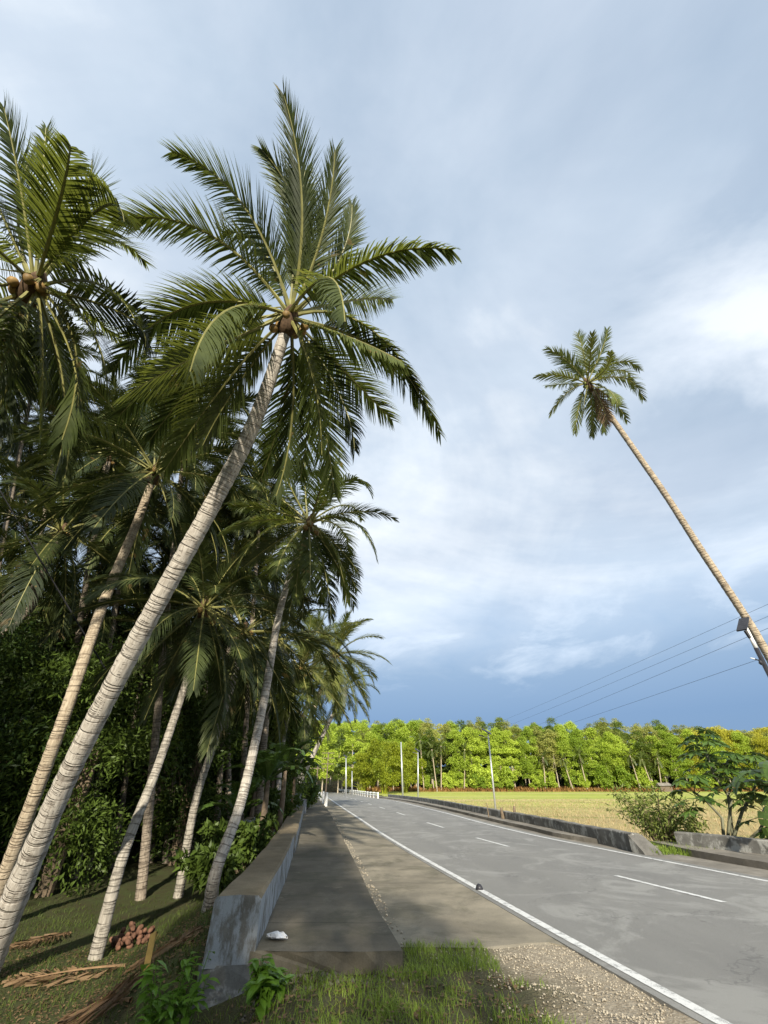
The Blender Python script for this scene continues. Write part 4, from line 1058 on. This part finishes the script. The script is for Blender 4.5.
for i, (px, Y, w, hh, mt, lab) in enumerate([(275, 22, 2.2, 1.5, 'mango', 'dark bush behind the wing wall'), (247, 14.5, 1.6, 1.2, 'mango', 'dark bush behind the near parapet by the bananas'),
                                 (225, 12.6, 1.4, .8, 'mango', 'dark weeds beside the foot of the curved palm, behind the wall'), (304, 36, 2.2, 1.5, 'mango_bright', 'pale green bush in front of the shed'), (299, 33, 2.4, 1.9, 'banana', 'round green bush above the white pillar')]):
    p = at(px, 820, Y); shrub(p.x, Y, w, hh, lab, mt, 95 + i, 3000, .2, .08)
# leafy creepers at the foot of the wall end
def creeper(x_, y_, n, label, seed, hmax=.5, spread=.35, ll=.13):
    r2 = random.Random(seed); z0 = h(x_, y_); root = empty('leafy_weed', (x_, y_, z0), label, 'weed')
    st = MB(); V = MB()
    for i in range(n):
        a = r2.uniform(0, 6.28); q = spread * r2.uniform(.2, 1); hh = hmax * r2.uniform(.5, 1)
        b = Vector((math.cos(a)*q*.5, math.sin(a)*q*.5, -.03)); e = Vector((math.cos(a)*q, math.sin(a)*q, hh)); md = b.lerp(e, .5) + Vector((0, 0, .08))
        st.tube([b, md, e], [.006, .005, .003], 4, False)
        for k in range(9):
            t = .25 + .75 * k / 8; c = b.lerp(md, t * 2) if t < .5 else md.lerp(e, t * 2 - 1)
            w = r2.uniform(0, 6.28); d = Vector((math.cos(w), math.sin(w), r2.uniform(-.6, .3))).normalized(); s = d.cross(Vector((0, 0, 1))).normalized(); L = ll * r2.uniform(.7, 1.3); n_ = s.cross(d)
            V.add([c, c + d*L*.3 + s*L*.26 + n_*L*.06, c + d*L*.62 + s*L*.2 + n_*L*.04, c + d*L - n_*L*.12, c + d*L*.62 - s*L*.2 + n_*L*.04, c + d*L*.3 - s*L*.26 + n_*L*.06, c + d*L*.5], [(0,1,2,6),(6,2,3),(6,3,4),(0,6,4,5)])
    st.build('stems', M['creeper'], root); V.build('foliage', M['creeper'], root)
    return root
creeper(-1.98, 5.75, 24, 'bright green leafy creeper left of the wall footing', 1, .72, .34)
creeper(-2.0, 5.2, 16, 'low leafy creeper in front of the one left of the footing', 2, .55, .36)
creeper(-1.1, 5.75, 16, 'broad leaved green weed right of the wall footing', 3, .36, .22, .15)

# grass
def blades(name, pts, hmin, hmax, w, mat, seed, lean=.5, segs=2):
    rs = np.random.RandomState(seed); N = len(pts); a = rs.uniform(0, 6.28, N); hh = rs.uniform(hmin, hmax, N)
    d = np.stack([np.cos(a), np.sin(a), 0 * a], 1); s = np.stack([-np.sin(a), np.cos(a), 0 * a], 1)
    ln = rs.uniform(.1, lean, N)[:, None] * hh[:, None]; up = np.array([0, 0, 1.])
    b = pts; mid = b + up * hh[:, None] * .55 + d * ln * .35; t = b + up * hh[:, None] * rs.uniform(.7, 1, N)[:, None] + d * ln * 1.3
    W = w * rs.uniform(.7, 1.3, N)[:, None]
    V = np.stack([b - s*W*.5, b + s*W*.5, mid + s*W*.4, t, mid - s*W*.4], 1).reshape(-1, 3); i = np.arange(N) * 5
    F = np.concatenate([np.stack([i, i+1, i+2, i+4], 1), np.stack([i+4, i+2, i+3, i+3], 1)])
    me = bpy.data.meshes.new(name)
    m4 = np.stack([i, i+1, i+2, i+4], 1).ravel(); m3 = np.stack([i+4, i+2, i+3], 1).ravel()
    me.vertices.add(len(V)); me.vertices.foreach_set('co', V.astype(np.float32).ravel())
    me.loops.add(len(m4) + len(m3)); me.loops.foreach_set('vertex_index', np.concatenate([m4, m3]).astype(np.int32))
    me.polygons.add(2 * N); me.polygons.foreach_set('loop_start', np.concatenate([np.arange(N) * 4, 4 * N + np.arange(N) * 3]).astype(np.int32))
    me.update(calc_edges=True)
    return link(name, me, mat)
def scatter(x0, x1, y0, y1, n, keep, seed):
    rs = np.random.RandomState(seed); x_ = rs.uniform(x0, x1, n); y_ = rs.uniform(y0, y1, n)
    k = keep(x_, y_, rs.rand(n)); x_, y_ = x_[k], y_[k]; return np.stack([x_, y_, H(x_, y_) - .02], 1)
def patch(x_, y_, f=1.3): return .5 + .5 * np.sin(x_ * f * 2.1 + 1.7 * np.sin(y_ * f * 1.3)) * np.sin(y_ * f * 1.9 + 1.1 * np.cos(x_ * f))
def keep_front(x_, y_, r): 
    edge = 1.25 - .35 * np.sin(y_ * 2.3) - (y_ - 5) * .12
    return (x_ > -1.9 - (6.3 - y_) * .1) & (y_ < 6.38) & (x_ < edge + .9 * r * r) & (r < .12 + .88 * patch(x_, y_, 1.6)) | ((x_ > .25) & (x_ < 1.25) & (y_ > 6.3) & (y_ < 7.3) & (r < .85))
tag(blades('grass', scatter(-2.2, 1.9, 3.2, 7.4, 42000, keep_front, 5), .03, .12, .007, M['grass'], 6, 1.1), 'short green and straw grass on the verge in front of the walkway', 'grass', kind='stuff')
def keep_left(x_, y_, r): return (x_ < LX(y_) - .15) & (r < (.15 + .85 * patch(x_, y_, .8)) * smooth(17, 9, y_))
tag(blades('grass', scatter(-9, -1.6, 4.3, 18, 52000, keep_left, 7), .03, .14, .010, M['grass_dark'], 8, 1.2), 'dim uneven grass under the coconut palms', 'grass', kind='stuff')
def keep_field(x_, y_, r): return (x_ > RX(y_) + .7) & (r < .9)
tag(blades('field_grass', scatter(3, 60, 16, 75, 45000, keep_field, 9), .06, .26, .035, M['grass_field'], 10, 1.0), 'dry straw coloured grass on the field', 'grass', kind='stuff')
def keep_kerb(x_, y_, r): return ((x_ > RX(y_) - .25) & (x_ < RX(y_) + 1.4) & (r < .7))
tag(blades('verge_grass', scatter(-2, 14, 14, 70, 30000, keep_kerb, 11), .08, .38, .025, M['grass'], 12, .8), 'green grass growing along the back of the low field wall', 'grass', kind='stuff')
def keep_gap(x_, y_, r): return (x_ > 7.7) & (x_ < 9.6) & (y_ > 15.2 ) & (y_ < 19) & (x_ > WR(np.maximum(y_, 15.6)) + .3)
tag(blades('verge_grass', scatter(7.5, 9.8, 15, 19, 4500, keep_gap, 13), .08, .3, .02, M['grass'], 14, .8), 'bright green grass in the gap between the two right walls', 'grass', kind='stuff')
# brown undergrowth on the bank
def keep_bank(x_, y_, r): return x_ > RX(y_) + 2
pts = scatter(-5, 110, 125.5, 130, 9000, keep_bank, 15)
o = blades('undergrowth', pts, .3, 1.3, .22, M['undergrowth'], 16, .9); tag(o, 'brown dry undergrowth along the foot of the wood', 'undergrowth', kind='stuff')

# gravel and rubble
def stones(name, pts, smin, smax, mat, seed):
    rs = np.random.RandomState(seed); N = len(pts)
    base = np.array([(1,0,0),(-1,0,0),(0,1,0),(0,-1,0),(0,0,.7),(0,0,-.7)], float)
    s = (rs.uniform(0, 1, N) ** 3 * (smax - smin) + smin)[:, None, None]; a = rs.uniform(0, 6.28, N)
    c, n = np.cos(a), np.sin(a); B = np.repeat(base[None], N, 0) * rs.uniform(.6, 1.3, (N, 6, 1)) * s
    X = B[..., 0] * c[:, None] - B[..., 1] * n[:, None]; Y = B[..., 0] * n[:, None] + B[..., 1] * c[:, None]
    V = np.stack([X, Y, B[..., 2]], -1) + pts[:, None, :]; i = np.arange(N)[:, None] * 6
    T = np.array([(0,2,4),(2,1,4),(1,3,4),(3,0,4),(2,0,5),(1,2,5),(3,1,5),(0,3,5)])
    return link(name, np_mesh(name, V.reshape(-1, 3), (i[:, :, None] + T[None]).reshape(-1, 3)), mat)
def keep_grav(x_, y_, r): return (x_ > .9 - .3 * np.sin(y_ * 3) + (y_ - 5) * -.05) & (x_ < LL(y_) - .12) & (y_ < 7.6) & (r < .35 + .65 * smooth(.8, 1.6, x_))
g1 = scatter(.5, 4.5, 2.2, 7.7, 26000, keep_grav, 21); g1[:, 2] += .022
tag(stones('gravel', g1, .003, .017, M['stone'], 22), 'tan gravel on the verge beside the road edge', 'gravel', kind='stuff')
def keep_rub(x_, y_, r): return (np.abs(x_ - SE(y_) - .12) < .16) & (r < .3 + .6 * patch(x_, y_, 2))
g2 = scatter(-4, .6, 7.2, 30, 30000, keep_rub, 23); g2[:, 2] = zr(g2[:, 1]) + .004
tag(stones('rubble', g2, .006, .03, M['stone'], 24), 'small rubble and dirt lying along the walkway edge', 'rubble', kind='stuff')
def keep_r3(x_, y_, r): return (x_ > -1.35) & (x_ < .2)
g3 = scatter(-1.4, .2, 5.9, 6.35, 420, keep_r3, 25); g3[:, 2] += .02
tag(stones('rubble', g3, .006, .04, M['rubble'], 26), 'broken stones under the front edge of the walkway slab', 'rubble', kind='stuff')
def keep_r4(x_, y_, r): return (x_ < LX(y_)) | (y_ < 6.2)
g4 = scatter(-7, 1.4, 4, 11, 15000, keep_r4, 27)
V, F = leaf_cloud(28, [(0, 0, 0, .01, .01, .01)], len(g4), .07, .03, droop=0, upb=3)
V = V.reshape(-1, 4, 3); V[..., 2] *= .25; V = V + g4[:, None, :] + np.array([0, 0, .03]); 
tag(link('leaf_litter', np_mesh('leaf_litter', V.reshape(-1, 3), F), M['litter']), 'dead brown leaves scattered over the ground', 'leaf litter', kind='stuff')

# ------------------------------------------------------------------ small things on the ground
p = atd(149, 972, 6.0); 
def groundhit(px, py):
    lo = 2.0
    for i in range(4000):
        Y = 2 + i * .01; q = at(px, py, Y)
        if q.z < h(q.x, Y): return q
    return q
p = groundhit(145, 976); st = MB()
st.add([(-.035,-.02,-.15),(.035,-.02,-.15),(.035,.02,-.15),(-.035,.02,-.15),(-.032,-.018,.36),(.032,-.018,.39),(.032,.018,.38),(-.032,.018,.355)], [(0,3,2,1),(4,5,6,7),(0,1,5,4),(1,2,6,5),(2,3,7,6),(3,0,4,7)])
o = st.build('wooden_stake', M['stake']); o.location = p; o.rotation_euler = (0, R(-2), R(12)); tag(o, 'short yellow wooden stake standing in the grass at lower left', 'stake')
# heap of coconut husks
p = groundhit(130, 945); root = empty('coconut_husk_heap', p, 'heap of brown coconut husks on the grass behind the yellow stake', 'husk heap'); r2 = random.Random(4)
for i in range(64):
    a = r2.uniform(0, 6.28); q = .40 * r2.random() ** .6; zz = max(0, (.42 - q)) * .75 * r2.random() + .04
    m = MB(); c = Vector((math.cos(a)*q*1.3, math.sin(a)*q, zz)); d = Vector((r2.uniform(-1, 1), r2.uniform(-1, 1), r2.uniform(-.2, .8))).normalized()
    m.tube([c, c + d*.04, c + d*.09, c + d*.12], [.015, .045, .042, .012], 6); m.build('husk', M['husk'], root, True)
# fallen fronds
def fallen(px1, py1, px2, py2, label, seed):
    a, b = groundhit(px1, py1), groundhit(px2, py2); a.z += .03; b.z += .03
    root = empty('fallen_frond', a, label, 'fallen frond')
    md = a.lerp(b, .5) + Vector((0, .06, .02)); path = [q - a for q in quad_bez(a, md, b, 10)]
    V, F = frond_geo(path, seed, Lmax=.5, n=44, droop=.02, width=.015, lift=.0, gap=.15, bare=.05)
    for v in V:
        g = h(v[0] + a.x, v[1] + a.y) - a.z + .02
        v[2] = g + .01 + random.Random(int(v[0]*1e4)).uniform(0, .05)
    link('leaflets', np_mesh('leaflets', V, F), M['frond_dry'], root); rib_mb(path, .011, .005).build('midrib', M['midrib_dry'], root)
fallen(125, 968, 12, 985, 'fallen dry brown palm frond lying left of the yellow stake', 1)
fallen(192, 945, 140, 965, 'fallen dry brown palm frond between the stake and the curved palm', 2)
fallen(130, 1004, 75, 1018, 'fallen dry frond nearest the bottom left corner', 3)
fallen(70, 935, 20, 950, 'fallen dry frond in the shade beside the big palm trunk', 4)
# crumpled plastic on the walkway
p = at(277, 938, 6.75); m = MB(); r2 = random.Random(9); rings = []
for i in range(7):
    for k in range(8):
        w = k / 8 * 6.28; rr = (.025 + .035 * math.sin(math.pi * i / 6)) * r2.uniform(.6, 1.3)
        m.v.append((-.13 + .26 * i / 6, math.cos(w) * rr * 1.2, .02 + max(-.015, math.sin(w) * rr * .7)))
for i in range(6):
    for k in range(8): m.f.append((i*8 + k, i*8 + (k+1) % 8, (i+1)*8 + (k+1) % 8, (i+1)*8 + k))
o = m.build('crumpled_wrapper', M['plastic']); o.location = (p.x, 6.75, .155); o.rotation_euler = (0, 0, -.35); tag(o, 'crumpled white plastic wrapper on the near end of the walkway', 'wrapper')
# road stud on the edge line
ps = Vector((float(LL(10.55)) + .04, 10.55, .012)); m = MB(); m.tube([(0, 0, -.01), (0, 0, .04), (.01, 0, .075)], [.075, .06, .03], 10); o = m.build('road_stud', M['dark'], None, True); o.location = ps; tag(o, 'small black lump on the white edge line of the road', 'road stud')

# stone block under the slab edge
p = groundhit(282, 968); m = MB(); m.box((-.08, -.06, -.05), (.09, .07, .07)); o = m.build('stone_block', M['kerb']); o.location = p + Vector((0, 0, .02)); o.rotation_euler = (.1, .15, .4); tag(o, 'pale broken block beneath the walkway edge by the wall footing', 'stone block')
# brown dried stakes by the field wall
for (px, Y, hh, lab) in [(502, 27, .35, 'short brown wooden stump post behind the field wall, left of a pair'), (513.5, 26, .45, 'brown leaning wooden post behind the field wall, right of a pair'), (488, 28, .5, 'thin grey stick in front of the tallest lamp post at the field wall')]:
    q = at(px, 815, Y); m = MB(); m.tube([(0, 0, -.2), (.03, 0, hh * .6), (.1 if 'leaning' in lab else 0, 0, hh + .3)], [.1 if 'brown' in lab else .03, .09 if 'brown' in lab else .03, .06 if 'brown' in lab else .02], 7)
    o = m.build('wooden_post', M['bark']); o.location = (q.x, Y, h(q.x, Y)); tag(o, lab, 'post')

# ------------------------------------------------------------------ unseen trees added behind the photographer to shade grove and walkway
big = tree_proto(35, 9.0, 4.2, 7.0, 9000, .4, .2, 'mango', 'bark', .25, 16, 2, cluster=4)
for i, (x_, y_, s) in enumerate([(-11.5, -7, 1.1), (-18, -6, 1.15), (-25, -4, 1.2), (-32, 2, 1.2)]):
    place_tree(big, x_, y_, 'broad dark tree added out of view to shade the grove', 'shade trees added behind the photographer', s, s * 1.35, name='added_shade_tree')
place_tree(big, -.6, -8.5, 'narrow tall tree added out of view to shade the walkway end', None, .52, 1.15, name='added_shade_tree')

# ------------------------------------------------------------------ light and sky
SUN_EL, SUN_AZ = R(25), R(176)          # azimuth measured clockwise from +Y
sv = Vector((math.sin(SUN_AZ) * math.cos(SUN_EL), math.cos(SUN_AZ) * math.cos(SUN_EL), math.sin(SUN_EL)))
ld = bpy.data.lights.new('sun', 'SUN'); ld.energy = 5.0; ld.angle = R(1.0); ld.color = (1, .92, .77)
lo = bpy.data.objects.new('sun', ld); col.objects.link(lo); lo.rotation_euler = sv.to_track_quat('Z', 'Y').to_euler()

w = bpy.data.worlds.new('World'); scene.world = w; w.use_nodes = True; nt = w.node_tree; nt.nodes.clear()
sky = nt.nodes.new('ShaderNodeTexSky'); sky.sky_type = 'NISHITA'; sky.sun_disc = False; sky.sun_elevation = SUN_EL; sky.sun_rotation = SUN_AZ
b1 = nd(nt, 'ShaderNodeBackground', Strength=.09); nt.links.new(sky.outputs[0], b1.inputs[0])
g = coords(nt, 'Generated'); sp_ = nt.nodes.new('ShaderNodeSeparateXYZ'); nt.links.new(g, sp_.inputs[0])
zc = mth(nt, 'ADD', mth(nt, 'MAXIMUM', sp_.outputs[2], 0), .12)
cx_ = mth(nt, 'DIVIDE', sp_.outputs[0], zc); cy_ = mth(nt, 'DIVIDE', sp_.outputs[1], zc)
cv = nt.nodes.new('ShaderNodeCombineXYZ'); nt.links.new(cx_, cv.inputs[0]); nt.links.new(cy_, cv.inputs[1])
c1 = noise(nt, .55, 9, cv.outputs[0], .55, .6); c2 = noise(nt, 1.5, 9, scaled(nt, cv.outputs[0], (1, .8, 1)), .6, .4)
soft = noise(nt, 1.6, 6, g, .55, .5)
# deep blue storm band low down, cloud deck above it
lowcol = ramp(nt, sp_.outputs[2], [(.0, (.12, .21, .36)), (.12, (.145, .24, .40)), (.22, (.23, .33, .47)), (.34, (.32, .44, .60)), (.6, (.39, .475, .57)), (1, (.41, .48, .56))])
brightc = ramp(nt, mth(nt, 'ADD', mth(nt, 'MULTIPLY', c1, .6), mth(nt, 'MULTIPLY', soft, .4)), [(.40, (.34, .42, .52)), (.5, (.44, .51, .60)), (.58, (.66, .70, .74)), (.66, (.8, .82, .85))])
edge = mth(nt, 'ADD', sp_.outputs[2], mth(nt, 'MULTIPLY', mth(nt, 'SUBTRACT', c2, .5), .22))
cover = ramp(nt, edge, [(.20, (0, 0, 0)), (.33, (.55, .55, .55)), (.46, (.95, .95, .95))])
puff = mth(nt, 'MULTIPLY', ramp(nt, c2, [(.52, (0, 0, 0)), (.68, (1, 1, 1))]), ramp(nt, sp_.outputs[2], [(.16, (0, 0, 0)), (.26, (.5, .5, .5)), (.55, (.15, .15, .15)), (.8, (0, 0, 0))]))
bil = noise(nt, 1.5, 12, scaled(nt, cv.outputs[0], (.8, 1, 1)), .56, .25)
bil2 = ramp(nt, bil, [(.36, (.90, .91, .93)), (.5, (1, 1, 1)), (.62, (1.1, 1.09, 1.07))])
brightc = mix(nt, 1.0, brightc, bil2, 'MULTIPLY')
dp = nt.nodes.new('ShaderNodeVectorMath'); dp.operation = 'DOT_PRODUCT'; nt.links.new(g, dp.inputs[0]); dp.inputs[1].default_value = (.655, .40, .64)
pk = mth(nt, 'MULTIPLY', ramp(nt, dp.outputs['Value'], [(.955, (0, 0, 0)), (1, (1, 1, 1))]), ramp(nt, bil, [(.42, (0, 0, 0)), (.58, (1, 1, 1))]))
brightc = mix(nt, mth(nt, 'MULTIPLY', pk, .6), brightc, (.92, .93, .95))
cc = mix(nt, cover, lowcol, brightc); cc = mix(nt, puff, cc, (.66, .74, .84))
b2 = nd(nt, 'ShaderNodeBackground', Strength=1.0); nt.links.new(cc, b2.inputs[0])
ms = nt.nodes.new('ShaderNodeMixShader'); ms.inputs[0].default_value = .93
nt.links.new(b1.outputs[0], ms.inputs[1]); nt.links.new(b2.outputs[0], ms.inputs[2])
ow = nt.nodes.new('ShaderNodeOutputWorld'); nt.links.new(ms.outputs[0], ow.inputs[0])

cd = bpy.data.cameras.new('camera'); co = bpy.data.objects.new('camera', cd); col.objects.link(co); scene.camera = co
co.location = (0, 0, CAMH); co.rotation_euler = (R(90) + PITCH, 0, 0)
cd.sensor_fit = 'VERTICAL'; cd.sensor_height = 32; cd.lens = 410 / 1024 * 32; cd.clip_end = 4000; cd.clip_start = .05
vs = scene.view_settings; vs.view_transform = 'Standard'; vs.look = 'None'; vs.exposure = .63; vs.gamma = 1
scene.cycles.max_bounces = 6; scene.cycles.transparent_max_bounces = 4; scene.cycles.diffuse_bounces = 3
scene.cycles.use_denoising = True
